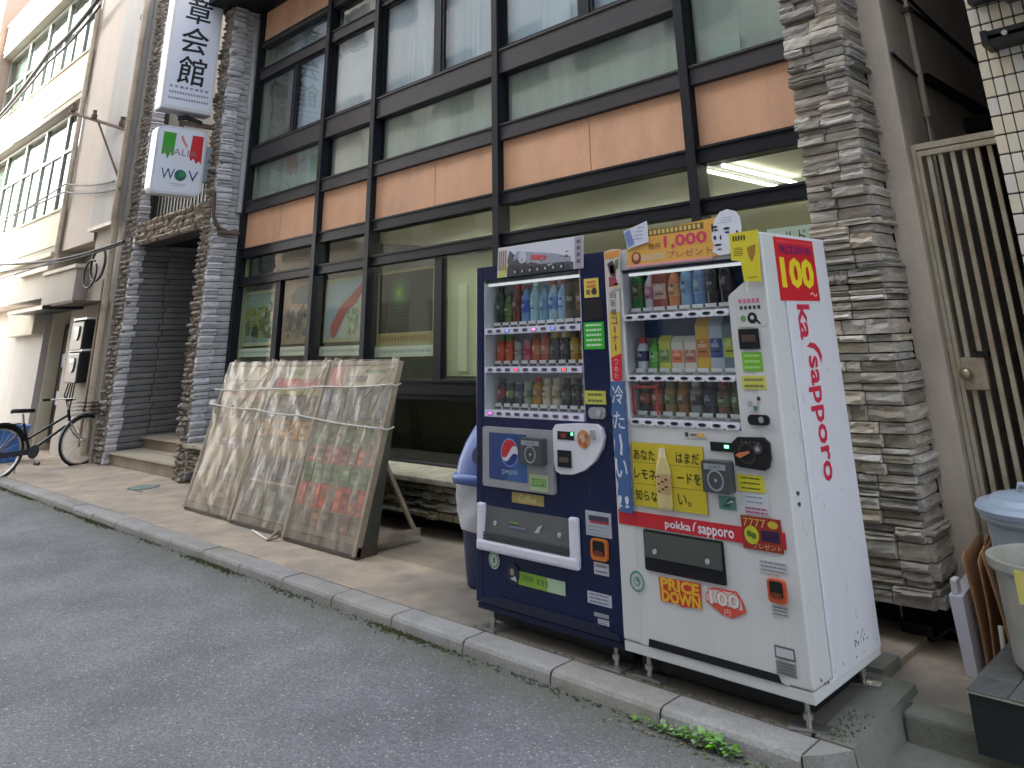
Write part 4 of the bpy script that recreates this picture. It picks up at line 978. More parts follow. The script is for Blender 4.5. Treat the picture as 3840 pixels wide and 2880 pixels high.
def drink_carton(h, r, body, cap, label):
    mb = MB(); mb.box(-r, r, -r * .8, r * .8, 0, h * .84, C(*body, .5), bev=.002, seg=1); mb.rect(front(-r * .8), -r * .9, h * .25, r * .9, h * .6, C(*label, .5), .001, -.001); mb.add([(-r, -r * .8, h * .84), (r, -r * .8, h * .84), (r, r * .8, h * .84), (-r, r * .8, h * .84), (-r, 0, h), (r, 0, h)], [(0, 1, 5, 4), (2, 3, 4, 5), (0, 4, 3), (1, 2, 5)], C(*body, .5)); return mb
KIND = {'b': (drink_bottle, 'bottle'), 'c': (drink_can, 'can'), 'k': (drink_botcan, 'screw cap can'), 't': (drink_carton, 'carton')}
ORD = ['first', 'second', 'third', 'fourth', 'fifth', 'sixth', 'seventh', 'eighth', 'ninth', 'tenth']
def row(items, x0, x1, z, y, shelf, mach):
    n = len(items); hs, rs = (1.10, 1.17) if shelf != 'middle' else (1.06, 1.15)
    for i, (k, h, r, body, cap, label, word) in enumerate(items):
        mb = KIND[k][0](h * hs, r * rs, body, cap, label); w = KIND[k][1]
        r *= rs; h *= hs; rg = random.Random(i * 7 + n + len(word)); Fd = front(-r * (.82 if k == 't' else .98))
        lt = tuple(min(240, int(c * .5 + 118)) for c in label); dk = tuple(int(c * .45) for c in label)
        hw = r * .45 if k != 't' else r * .7
        mb.rect(Fd, -hw, h * .44, hw * rg.uniform(.3, 1), h * (.50 + rg.random() * .05), C(*lt, .4), .002); mb.rect(Fd, -hw * .8, h * .35, hw * rg.uniform(.2, .9), h * .38, C(*dk, .4), .002); mb.disc(Fd, rg.uniform(-.2, .2) * r, h * .55, r * .22, C(*(dk if rg.random() < .5 else lt), .4), .0025, 0, 10)
        mb.rect(front(-r - .004), -r * .8, -.002, r * .8, .016, C(226, 226, 226, .5), .002, -.002)
        mb.build('drink_' + w.split()[-1], local=True, loc=(x0 + (x1 - x0) * (i + .5) / n, y, z), label='%s %s %s from left on %s shelf, %s machine' % (word, w, ORD[i], shelf, mach), cat='drink', group='sample drinks on the %s shelf of the %s machine' % (shelf, mach))
def sticker(par, F, a0, b0, a1, b1, col, art=None, d=.002, name='sticker', rough=.4):
    mb = MB(); mb.rect(F, a0, b0, a1, b1, C(*col, rough) if isinstance(col, tuple) else col, d, -.001)
    if art: art(mb, F, a0, b0, a1, b1, d)
    return mb.build(name, par)
def lines(n, col, m0=.1, m1=.9, seed=1, thick=.35, words=True):
    def art(mb, F, a0, b0, a1, b1, d):
        rg = random.Random(seed); w, h = a1 - a0, b1 - b0
        for k in range(n):
            z = b1 - h * (k + .6) / n * .92; x = a0 + w * m0; q = 0
            while x < a0 + w * m1:
                dx = min(w * rg.uniform(.06, .2), a0 + w * m1 - x)
                mb.rect(F, x, z - h / n * thick / 2, x + dx * .82, z + h / n * thick / 2, C(*col, .5), d + .0008, d - .0005); x += dx
    return art
def coin_return(par, F, a, b, w, h, col):
    mb = MB(); mb.poly(F, rrect(a - w / 2, b - h / 2, a + w / 2, b + h / 2, w * .18), C(*col, .35), .014, -.002)
    mb.poly(F, rrect(a - w * .36, b - h * .28, a + w * .36, b + h * .42, w * .12), M['black'], .0155, .013)
    mb.poly(F, [(a - w * .3, b - h * .27), (a + w * .3, b - h * .27), (a + w * .26, b - h * .05), (a - w * .26, b - h * .05)], C(120, 50, 26, .4), .017, .014)
    return mb.build('coin_return', par)
def card_reader(par, F, a0, b0, a1, b1):
    mb = MB(); cx, cy = (a0 + a1) / 2, (b0 + b1) / 2
    mb.poly(F, rrect(a0, b0, a1, b1, .012), M['dgrey'], .045, -.002)
    o = mb.build('card_reader', par); mb = MB()
    mb.rect(F, a0 + .014, b1 - .034, a1 - .014, b1 - .012, C(150, 156, 160, .4), .0465, .044); mb.text(F, 'QUICK', cx, b1 - .023, .07, .012, C(70, 74, 78, .4), .047)
    mb.ring(F, cx, b0 + (b1 - b0) * .40, .034, .042, C(150, 154, 156, .4), .0465); mb.disc(F, cx, b0 + (b1 - b0) * .40, .006, C(170, 172, 172, .4), .047, .044)
    mb.build('reader_face', o)
def foot(par, x, y, pad=(.06, .05), ang=0):
    mb = MB(); mb.tube([(x, y, .012), (x, y, .10)], .011, M['steel'], 8); mb.tube([(x, y, .035), (x, y, .055)], .02, M['steel'], 6); c, s_ = math.cos(ang), math.sin(ang)
    P = [(x + (u * c - v * s_), y + (u * s_ + v * c), z) for z in (.002, .012) for v in (-pad[1], pad[1]) for u in (-pad[0], pad[0])]; mb.hexa(P, M['steel']); mb.build('foot', par)

# ---- blue machine
BX0, BX1, BZ0, BZ1, BYB = -1.965, -.936, .092, 1.872, .66
bm_ = thing('vending_machine', (-1.45, .34, 0), 'dark blue drinks vending machine with white tray frame and round globe advert', 'vending machine', 'drink vending machines on the pavement')
F = front(YM)
wx0, wx1, wz0, wz1 = -1.908, -1.118, 1.040, 1.792
mb = MB()
mb.box(BX0, BX1, .20, BYB, .12, BZ1, M['navy'], bev=.006)
mb.box(BX0, wx0, YM, .199, .125, BZ1, M['navy'], bev=.006); mb.box(wx1, BX1, YM, .199, .125, BZ1, M['navy'], bev=.006)
mb.box(wx0 + .001, wx1 - .001, YM + .002, .199, wz1, BZ1 - .002, M['navy']); mb.box(wx0 + .001, wx1 - .001, YM + .002, .199, .127, wz0, M['navy'])
mb.build('body', bm_)
mb = MB(); mb.box(BX0 + .002, BX1 - .002, YM + .01, BYB - .02, BZ0, .119, M['navy'], bev=.004); mb.poly(F, [(-1.93, .128), (-.95, .128), (-.96, .15), (-1.1, .172), (-1.80, .172), (-1.92, .15)], M['navyd'], .006, -.001); mb.build('kick_panel', bm_)
mb = MB()
mb.rect(front(.196), wx0, wz0, wx1, wz1, M['lining'], 0.0, -.002); mb.box(wx0 + .0005, wx0 + .012, YM + .012, .195, wz0 + .001, wz1 - .001, M['lining']); mb.box(wx1 - .012, wx1 - .0005, YM + .012, .195, wz0 + .001, wz1 - .001, M['lining']); mb.box(wx0 + .013, wx1 - .013, YM + .012, .195, wz1 - .02, wz1 - .001, M['dgrey'])
mb.build('display_case', bm_)
mb = MB(); mb.box(wx0 + .02, wx1 - .02, .05, .07, wz1 - .035, wz1 - .021, M['lamp']); mb.build('display_lamp', bm_)
lampcols = {(0, 5): (255, 120, 240), (0, 7): (80, 110, 230), (0, 2): (90, 120, 200), (1, 3): (240, 60, 90), (1, 8): (240, 70, 60), (2, 0): (250, 90, 240)}
for s_, (z0, z1) in enumerate(((1.482, 1.516), (1.273, 1.304), (1.040, 1.076))):
    mb = MB(); mb.box(wx0 + .013, wx1 - .013, YM + .004, .194, z0, z1, C(225, 222, 236, .3)); mb.box(wx0 + .013, wx1 - .013, YM + .05, .194, z1 + .001, z1 + .014, M['lgrey']); sh = mb.build('shelf', bm_)
    mb = MB(); Fs = front(YM + .046)
    for k in range(10): a = wx0 + .05 + k * .0745; mb.rect(Fs, a, z1 + .003, a + .052, z1 + .013, C(52, 50, 56, .5), .003)
    mb.build('price_tags', sh)
    for k in range(10):
        a = wx0 + .062 + k * .0735; zc = (z0 + z1) / 2; mb = MB(); Fs = front(YM + .004)
        mb.poly(Fs, rrect(a - .021, zc - .0085, a + .021, zc + .0085, .008), C(120, 116, 136, .4), .003, -.001)
        lc = lampcols.get((s_, k)); mb.poly(Fs, rrect(a - .013, zc - .005, a + .013, zc + .006, .005), mat('button_lamp', S(*lc), .4, emit=.35) if lc else C(64, 58, 76, .35), .004, .002); mb.build('button', sh)
mb = MB(); mb.box(wx0 + .013, wx1 - .013, YM + .007, YM + .010, wz0 + .036, wz1 - .004, M['clear']); mb.build('display_glass', bm_)
y = .12
B1 = [('b', .20, .030, (30, 58, 40), (30, 30, 34), (34, 66, 48), 'dark green'), ('b', .17, .030, (86, 110, 60), (60, 80, 40), (110, 120, 66), 'olive green'), ('b', .205, .031, (120, 66, 52), (196, 50, 50), (108, 52, 44), 'brown red capped'), ('b', .195, .031, (110, 150, 205), (170, 50, 60), (64, 96, 190), 'blue labelled'), ('b', .21, .031, (150, 190, 205), (226, 236, 236), (150, 196, 196), 'pale aqua'), ('b', .19, .031, (110, 160, 190), (70, 120, 170), (86, 150, 190), 'sky blue'), ('b', .205, .031, (150, 185, 205), (190, 40, 50), (80, 140, 200), 'clear red capped'), ('b', .205, .031, (140, 180, 210), (180, 40, 56), (150, 190, 230), 'clear pale labelled'), ('t', .225, .034, (84, 74, 58), (0, 0, 0), (60, 50, 40), 'dark brown'), ('t', .225, .034, (100, 84, 64), (0, 0, 0), (150, 116, 90), 'brown tan')]
row(B1, wx0 + .025, wx1 - .025, 1.531, y, 'top', 'blue')
B2 = [('k', .145, .026, (214, 84, 48), (80, 130, 60), (220, 96, 60), 'orange green capped'), ('k', .145, .026, (210, 110, 60), (90, 140, 60), (216, 90, 50), 'orange yellow'), ('c', .115, .026, (176, 176, 178), (0, 0, 0), (150, 140, 140), 'silver'), ('c', .12, .026, (206, 120, 140), (0, 0, 0), (200, 50, 84), 'pink'), ('k', .15, .027, (190, 90, 60), (130, 20, 50), (206, 130, 80), 'copper red capped'), ('k', .15, .027, (180, 80, 66), (140, 24, 52), (200, 120, 84), 'dark copper'), ('k', .15, .027, (38, 40, 46), (196, 170, 80), (60, 62, 70), 'black gold capped'), ('k', .15, .027, (30, 32, 38), (206, 180, 90), (52, 56, 66), 'glossy black'), ('k', .15, .027, (196, 150, 60), (90, 76, 60), (206, 170, 84), 'gold'), ('k', .15, .027, (190, 140, 56), (70, 60, 50), (214, 180, 96), 'amber gold')]
row(B2, wx0 + .025, wx1 - .025, 1.319, y, 'middle', 'blue')
B3 = [('k', .135, .026, (70, 60, 56), (60, 54, 48), (160, 40, 50), 'brown and red'), ('c', .12, .026, (40, 54, 84), (0, 0, 0), (120, 140, 60), 'navy green banded'), ('c', .115, .026, (52, 60, 84), (0, 0, 0), (96, 100, 116), 'slate blue'), ('c', .125, .026, (150, 160, 140), (0, 0, 0), (76, 110, 76), 'grey green'), ('k', .14, .027, (190, 140, 50), (180, 40, 50), (160, 110, 40), 'amber red capped'), ('k', .135, .027, (206, 196, 166), (210, 204, 180), (190, 176, 140), 'cream'), ('k', .135, .027, (200, 190, 160), (204, 196, 170), (150, 130, 90), 'cream brown banded'), ('k', .135, .027, (40, 42, 48), (52, 54, 60), (90, 92, 96), 'black grey banded'), ('k', .135, .027, (34, 36, 42), (46, 48, 54), (70, 74, 80), 'matte black'), ('k', .13, .027, (120, 90, 50), (150, 140, 120), (160, 120, 60), 'brown gold')]
row(B3, wx0 + .025, wx1 - .025, 1.091, y, 'bottom', 'blue')
# top card
mb = MB(); Fp = Fr((0, YM - .006 - .06 * 1.79, 0), (1, .0, 0), (0, .06, 1)); mb.rect(Fp, -1.765, 1.80, -1.08, 1.975, C(206, 208, 218, .5), .004, 0)
mb.rect(Fp, -1.14, 1.80, -1.082, 1.973, C(160, 154, 164, .5), .005); mb.rect(Fp, -1.763, 1.80, -1.68, 1.973, C(214, 206, 200, .5), .005)
mb.poly(Fp, [(-1.68, 1.80), (-1.15, 1.80), (-1.15, 1.84), (-1.30, 1.86), (-1.62, 1.92), (-1.66, 1.95), (-1.68, 1.90)], C(70, 72, 80, .5), .0052); mb.poly(Fp, [(-1.63, 1.90), (-1.60, 1.94), (-1.30, 1.90), (-1.17, 1.87), (-1.17, 1.845), (-1.4, 1.85)], C(150, 154, 166, .5), .006); mb.poly(Fp, [(-1.48, 1.88), (-1.36, 1.868), (-1.36, 1.895), (-1.48, 1.91)], C(196, 70, 80, .5), .007)
mb.disc(Fp, -1.55, 1.90, .035, C(190, 192, 204, .5), .0072); mb.poly(Fp, [(-1.68, 1.80), (-1.18, 1.80), (-1.18, 1.828), (-1.45, 1.84), (-1.66, 1.87)], C(44, 46, 52, .5), .0066)
rg = random.Random(12)
for k in range(26): a_, b_ = rg.uniform(-1.64, -1.20), rg.uniform(1.83, 1.90); mb.rect(Fp, a_, b_, a_ + rg.uniform(.008, .03), b_ + rg.uniform(.003, .01), C(*rg.choice(((60, 62, 70), (176, 178, 186), (120, 70, 74), (90, 96, 110))), .5), .0076)
for k in range(7): mb.disc(Fp, -1.61 + k * .062, 1.823, .019, C(32, 34, 40, .5), .008); mb.disc(Fp, -1.61 + k * .062, 1.823, .008, C(170, 172, 176, .5), .0086)
mb.poly(Fp, [(-1.76, 1.80), (-1.70, 1.80), (-1.665, 1.88), (-1.70, 1.86), (-1.74, 1.87)], C(190, 190, 96, .5), .0062)
for k in range(4): mb.rect(Fp, -1.755 + k * .018, 1.84, -1.745 + k * .018, 1.955, C(130, 110, 116, .5), .0066)
for k in range(4): mb.rect(Fp, -1.125, 1.83 + k * .035, -1.10, 1.85 + k * .035, C(90, 86, 100, .5), .006)
mb.build('picture_card', bm_)
# right column stickers
sticker(bm_, F, -1.086, 1.643, -.984, 1.740, (226, 206, 92), lambda m, f, a0, b0, a1, b1, d: (m.disc(f, a0 + .07, b0 + .03, .018, C(40, 40, 36, .5), d + .001), m.rect(f, a0 + .02, b0 + .05, a1 - .02, b0 + .065, C(206, 130, 50, .5), d + .001), m.rect(f, a0 + .02, b0 + .072, a1 - .02, b0 + .085, C(206, 130, 50, .5), d + .001), m.rect(f, a0 + .015, b0 + .015, a0 + .04, b0 + .04, C(120, 110, 60, .5), d + .001)))
sticker(bm_, F, -1.097, 1.53, -.962, 1.634, M['black'], name='vent_panel')
sticker(bm_, F, -1.101, 1.386, -.962, 1.519, (40, 178, 40), lines(5, (206, 236, 200), .12, .88, 3, .4))
sticker(bm_, F, -1.112, 1.124, -.972, 1.187, (204, 204, 84), lines(2, (110, 110, 60), .15, .85, 5))
mb = MB(); mb.poly(F, rrect(-1.085, 1.058, -.974, 1.110, .022), M['grey'], .012); mb.disc(F, -1.015, 1.084, .015, M['lgrey'], .018, .01); mb.build('lock_cover', bm_)
# advert panel
mb = MB(); mb.poly(F, rrect(-1.892, .690, -1.336, .990, .014), M['grey'], .016, -.002); fr_ = mb.build('advert_frame', bm_)
mb = MB(); Fa = front(YM - .0165); mb.rect(Fa, -1.835, .730, -1.535, .962, C(38, 66, 122, .35), .001); mb.poly(Fa, [(-1.70, .730), (-1.535, .730), (-1.535, .89), (-1.62, .82)], C(54, 92, 152, .35), .0014)
mb.ring(Fa, -1.667, .868, .064, .071, C(120, 150, 196, .35), .0022)
n = 24; ring_ = [(-1.667 + .064 * math.cos(i * 2 * math.pi / n), .868 + .064 * math.sin(i * 2 * math.pi / n)) for i in range(n)]
mb.poly(Fa, ring_, C(216, 216, 222, .35), .0018)
def wave(up):
    c = (-1.667, .868); r = .064
    a0, a1 = (R(28), R(200)) if up else (R(215), R(352))
    pts = [(c[0] + r * math.cos(a0 + (a1 - a0) * k / 14), c[1] + r * math.sin(a0 + (a1 - a0) * k / 14)) for k in range(15)]
    p, q = pts[-1], pts[0]
    amp = .016 if up else -.014
    for k in range(1, 8): s_ = k / 8; pts.append((p[0] + (q[0] - p[0]) * s_, p[1] + (q[1] - p[1]) * s_ - amp * math.sin(2 * math.pi * s_) * 1.0))
    return pts
def earclip(mb, F, pts, m, d):   # concave shape through Blender's tessellator
    from mathutils.geometry import tessellate_polygon
    tri = tessellate_polygon([[Vector((a, b, 0)) for a, b in pts]])
    mb.add([F.p(a, b, d) for a, b in pts], [t if (Vector(pts[t[1]]) - Vector(pts[t[0]])).cross(Vector(pts[t[2]]) - Vector(pts[t[0]])) > 0 else t[::-1] for t in tri], m)
earclip(mb, Fa, wave(True), C(196, 44, 56, .35), .0026); earclip(mb, Fa, wave(False), C(30, 50, 130, .35), .0026)
mb.text(Fa, 'pepsi', -1.667, .772, .12, .036, C(170, 184, 206, .35), .002); mb.build('advert_print', fr_)
card_reader(fr_, front(YM - .016), -1.543, .825, -1.382, .953)
sticker(fr_, front(YM - .0165), -1.512, .700, -1.380, .775, (176, 196, 150), lambda m, f, a0, b0, a1, b1, d: (m.rect(f, a0 + .01, b0 + .02, a1 - .012, b1 - .018, C(84, 160, 80, .4), d + .001), m.text(f, '100円', (a0 + a1) / 2, b0 + .04, .10, .03, C(206, 216, 150, .4), d + .002)))
# white coin panel
mb = MB(); mb.poly(F, [(-1.330, 1.000), (-1.31, 1.022), (-1.16, 1.032), (-1.03, 1.033), (-.995, 1.015), (-.982, .975), (-1.0, .925), (-1.05, .865), (-1.12, .82), (-1.2, .796), (-1.28, .792), (-1.318, .805), (-1.328, .84)], C(224, 224, 230, .35), .022, -.002); cp_ = mb.build('coin_panel', bm_)
Fc = front(YM - .022)
mb = MB(); mb.rect(Fc, -1.295, .953, -1.18, .992, M['black'], .003); mb.rect(Fc, -1.27, .962, -1.235, .983, C(150, 40, 44, .3), .004); mb.build('price_display', cp_)
mb = MB(); mb.disc(Fc, -1.192, .982, .008, mat('green_led', (.1, .9, .3), .4, emit=.5), .0045, .002, 10); mb.build('led', cp_)
mb = MB(); mb.rect(Fc, -1.294, .826, -1.204, .904, M['black'], .008); mb.rect(Fc, -1.28, .85, -1.218, .872, C(96, 84, 70, .4), .0105); mb.build('note_slot', cp_)
mb = MB(); mb.disc(Fc, -1.115, .962, .043, C(196, 140, 96, .4), .003); mb.disc(Fc, -1.12, .967, .02, C(210, 174, 140, .4), .004)
for a, b in ((.02, .015), (-.022, -.01), (.01, -.025)): mb.disc(Fc, -1.115 + a, .962 + b, .012, C(176, 96, 60, .4), .0042)
mb.build('coin_slot', cp_)
mb = MB(); mb.poly(Fc, rrect(-1.062, .965, -1.034, 1.008, .01), M['grey'], .012); mb.build('return_lever', cp_)
sticker(bm_, F, -1.670, .626, -1.430, .676, (170, 150, 84), lambda m, f, a0, b0, a1, b1, d: m.text(f, 'Coffee', (a0 + a1) / 2, (b0 + b1) / 2, .13, .032, C(214, 204, 160, .4), d + .001))
# delivery tray
mb = MB(); wt = C(222, 222, 232, .35)
mb.box(-1.930, -1.874, YM - .03, YM, .385, .605, wt, bev=.012); mb.box(-1.236, -1.180, YM - .03, YM, .385, .605, wt, bev=.012); mb.box(-1.930, -1.180, YM - .034, YM, .378, .432, wt, bev=.014); tr_ = mb.build('tray_frame', bm_)
mb = MB(); mb.hexa([(-1.873, YM - .024, .433), (-1.237, YM - .024, .433), (-1.873, YM - .001, .433), (-1.237, YM - .001, .433), (-1.873, YM - .003, .592), (-1.237, YM - .003, .592), (-1.873, YM - .001, .592), (-1.237, YM - .001, .592)], C(92, 94, 94, .3)); fl = mb.build('flap', tr_)
mb = MB()
for k in range(3): mb.box(-1.872, -1.238, YM - .030, YM - .0245, .434 + k * .014, .442 + k * .014, M['dgrey'])
mb.build('flap_rib', fl)
mb = MB()
for x in (-1.79, -1.31): mb.disc(front(YM - .012), x, .515, .011, M['lgrey'], .008)
mb.rect(front(YM - .012), -1.68, .528, -1.61, .536, C(120, 156, 90, .4), .004); mb.rect(front(YM - .012), -1.68, .508, -1.55, .515, C(120, 122, 150, .4), .005); mb.poly(front(YM - .012), [(-1.49, .505), (-1.46, .505), (-1.43, .545), (-1.46, .535)], C(190, 194, 196, .4), .004); mb.build('flap_sticker', fl)
# lower stickers
mb = MB(); mb.disc(F, -1.817, .336, .042, C(206, 214, 206, .4), .002); mb.ring(F, -1.817, .336, .028, .036, C(90, 140, 110, .4), .003); mb.poly(F, [(-1.826, .322), (-1.808, .322), (-1.808, .350), (-1.826, .350)], C(90, 140, 110, .4), .003); mb.build('sticker', bm_)
mb = MB(); mb.rect(F, -1.632, .252, -1.295, .312, C(134, 176, 58, .4), .002); mb.rect(F, -1.42, .252, -1.295, .312, C(176, 206, 170, .4), .003); mb.disc(F, -1.668, .293, .048, C(20, 28, 48, .4), .004); mb.disc(F, -1.674, .301, .016, C(150, 146, 120, .4), .005); mb.poly(F, [(-1.69, .27), (-1.64, .262), (-1.65, .285)], C(206, 206, 196, .4), .005); mb.text(F, 'DRINK', -1.56, .288, .09, .028, C(60, 100, 40, .4), .003)
for k in range(3): mb.rect(F, -1.49 + k * .03, .27, -1.475 + k * .03, .295, C(90, 130, 60, .4), .003)
mb.build('sticker', bm_)
sticker(bm_, F, -1.142, .535, -.978, .641, (176, 182, 190), lambda m, f, a0, b0, a1, b1, d: (m.rect(f, a0 + .02, b0 + .066, a1 - .015, b1 - .018, C(66, 58, 80, .4), d + .001), m.rect(f, a0 + .03, b0 + .056, a1 - .015, b0 + .066, C(176, 50, 66, .4), d + .0015), lines(3, (140, 146, 156), .1, .9, 2, .2)(m, f, a0, b0, a1, b0 + .05, d)))
coin_return(bm_, F, -1.055, .482, .104, .09, (206, 116, 40))
sticker(bm_, F, -1.100, .376, -1.008, .426, (200, 200, 204), lines(2, (130, 130, 140)))
sticker(bm_, F, -1.150, .250, -1.0, .299, (192, 194, 204), lines(3, (110, 112, 130)))
sticker(bm_, F, -1.112, .202, -1.022, .218, (150, 150, 150)); sticker(bm_, F, -1.09, .174, -1.022, .195, (196, 196, 204), lines(2, (110, 112, 130)))
for x, y in ((-1.885, .07), (-1.03, .07), (-1.9, .58), (-1.03, .58)): foot(bm_, x, y)

# ---- white machine
WX0, WX1, WZ0, WZ1, WYB = -.925, 0.0, .105, 1.866, .632
wm = thing('vending_machine', (-.46, .32, 0), 'white drinks vending machine with red band, yellow advert and red lettered side', 'vending machine', 'drink vending machines on the pavement')
YW = 0.0
F = front(YW)
vx0, vx1, vz0, vz1 = -.815, -.200, 1.040, 1.762
mb = MB()
mb.box(WX0 + .002, WX1, .17, WYB, .13, WZ1, M['white'], bev=.008, seg=3)
mb.build('cabinet', wm)
mb = MB()
mb.box(WX0, vx0, YW, .162, .148, WZ1, M['whitef'], bev=.012, seg=3)
mb.box(-.104, WX1, YW, .162, .148, WZ1, M['whitef'], bev=.014, seg=4)
mb.box(vx0 - .012, -.10, YW + .002, .16, vz1, WZ1 - .003, M['whitef']); mb.box(vx0 - .012, -.10, YW + .0022, .16, .1485, vz0, M['whitef'])
mb.poly(Fr((0, YW + .1605, 0), (1, 0, 0), (0, 0, 1)), [(vx1, vz0), (-.09, vz0), (-.09, 1.66), (-.118, 1.648), (vx1 + .012, 1.605), (vx1, 1.58)], M['whitef'], .158, 0)
mb.build('door', wm)
mb = MB(); mb.box(WX0 + .003, WX1 - .002, YW + .004, WYB - .01, WZ0, .1455, M['whitef'], bev=.005); kp = mb.build('kick_panel', wm)
mb = MB(); mb.poly(F, [(-.78, .149), (-.775, .178), (-.146, .176), (-.135, .152), (-.12, .149)], M['black'], .0015, -.001); mb.build('kick_vent', kp)
mb = MB(); lr = (.66, .68, .70)
mb.rect(front(.166), vx0 - .02, vz0, -.10, vz1, M['bluel'], 0, -.001); mb.box(vx0 - .012, vx0 + .003, YW + .01, .165, vz0 + .001, vz1 - .001, M['lgrey']); mb.box(vx1 - .004, vx1 + .011, YW + .011, .159, vz0, 1.60, M['grey']); mb.box(vx0 + .004, -.106, YW + .011, .164, vz1 - .016, vz1 - .001, M['navyd'])
mb.box(vx0 + .004, vx1 - .005, .150, .1655, 1.072, 1.226, C(64, 26, 30, .5)); mb.box(vx0 + .004, vx1 - .005, .150, .1655, 1.272, 1.43, C(176, 180, 178, .5))
mb.build('display_case', wm)
mb = MB(); mb.box(vx0 + .02, -.13, .04, .06, vz1 - .030, vz1 - .017, M['lamp']); mb.build('display_lamp', wm)
for s_, (z0, z1) in enumerate(((1.514, 1.545), (1.236, 1.262), (1.041, 1.070))):
    mb = MB(); x1s = vx1 - .006
    mb.box(vx0 + .004, x1s, YW + .03, .164, z0 + .004, z1 + .012, M['grey'])
    pr8 = []
    for k in range(8):
        a = vx0 + .004 + (x1s - vx0 - .004) * (k + .5) / 8; hw = (x1s - vx0) / 16
        mb.poly(F, rrect(a - hw, z0, a + hw, z1, .012), C(230, 230, 240, .25), .004, -.028)
    sh = mb.build('shelf', wm)
    for k in range(8):
        a = vx0 + .004 + (x1s - vx0 - .004) * (k + .5) / 8; zc = (z0 + z1) / 2
        mb = MB(); mb.disc(F, a, zc, .021, C(28, 28, 36, .3), .007, .003, 16, .0075); mb.build('button', sh)
    mb = MB(); Fs = front(YW + .028)
    for k in range(8): a = vx0 + .02 + (x1s - vx0 - .004) * k / 8; mb.rect(Fs, a, z1 + .002, a + .05, z1 + .011, C(120, 116, 106, .5), .003)
    mb.build('price_tags', sh)
mb = MB(); mb.box(vx0 + .004, vx1 - .005, YW + .013, YW + .016, vz0 + .034, vz1 - .004, M['clear']); mb.box(vx1 - .004, -.106, YW + .013, YW + .016, 1.662, vz1 - .004, M['clear']); mb.build('display_glass', wm)
y = .085
W1 = [('b', .20, .031, (40, 104, 48), (150, 40, 60), (86, 96, 44), 'green'), ('b', .17, .03, (206, 196, 206), (214, 220, 220), (190, 120, 150), 'pale pink labelled'), ('t', .19, .036, (150, 66, 54), (0, 0, 0), (206, 170, 150), 'red picture'), ('b', .18, .031, (206, 120, 70), (230, 230, 226), (214, 150, 90), 'orange'), ('b', .195, .031, (120, 166, 200), (214, 226, 230), (96, 150, 190), 'pale blue'), ('b', .195, .031, (86, 130, 180), (150, 170, 190), (110, 140, 180), 'blue'), ('b', .205, .032, (20, 20, 24), (196, 196, 200), (30, 30, 34), 'black silver capped'), ('b', .205, .032, (26, 24, 26), (214, 214, 216), (52, 46, 50), 'black white capped')]
row(W1, vx0 + .012, vx1 - .01, 1.558, y, 'top', 'white')
W2 = [('k', .15, .028, (206, 206, 216), (170, 50, 50), (60, 60, 110), 'white red capped'), ('b', .14, .028, (96, 166, 80), (96, 150, 80), (130, 190, 100), 'light green'), ('t', .155, .030, (200, 200, 90), (0, 0, 0), (120, 150, 70), 'yellow green'), ('t', .15, .030, (206, 206, 196), (0, 0, 0), (226, 116, 60), 'white orange banded'), ('t', .15, .030, (216, 206, 196), (0, 0, 0), (190, 110, 90), 'white red banded'), ('t', .225, .032, (216, 176, 50), (0, 0, 0), (196, 120, 40), 'tall yellow'), ('t', .225, .032, (186, 192, 206), (0, 0, 0), (60, 84, 140), 'tall white blue'), ('t', .225, .032, (120, 140, 150), (0, 0, 0), (190, 200, 70), 'tall grey green')]
row(W2, vx0 + .012, vx1 - .01, 1.275, y, 'middle', 'white')
W3 = [('c', .135, .029, (40, 36, 34), (0, 0, 0), (150, 60, 40), 'black red banded'), ('k', .14, .029, (140, 56, 40), (176, 50, 46), (150, 90, 60), 'rust red'), ('k', .14, .028, (150, 124, 84), (120, 90, 60), (96, 110, 60), 'tan green banded'), ('k', .14, .028, (150, 104, 50), (140, 110, 50), (120, 80, 40), 'amber'), ('k', .14, .028, (130, 130, 130), (190, 190, 190), (50, 46, 50), 'grey black banded'), ('k', .14, .028, (30, 34, 54), (40, 46, 60), (44, 50, 76), 'dark navy'), ('k', .135, .029, (110, 70, 60), (150, 50, 46), (110, 116, 70), 'dull red'), ('k', .135, .029, (66, 86, 40), (50, 60, 56), (96, 120, 50), 'dark green')]
row(W3, vx0 + .012, vx1 - .01, 1.083, y, 'bottom', 'white')
mb = MB(); Fz = front(YW + .030)
for a0, a1 in ((vx0 + .006, vx0 + .020), (vx0 + .148, vx0 + .160)): mb.rect(Fz, a0, 1.085, a1, 1.215, C(196, 44, 48, .4), .003)
mb.rect(Fz, vx0 + .02, 1.202, vx0 + .148, 1.215, C(196, 44, 48, .4), .003); mb.build('display_card', wm)
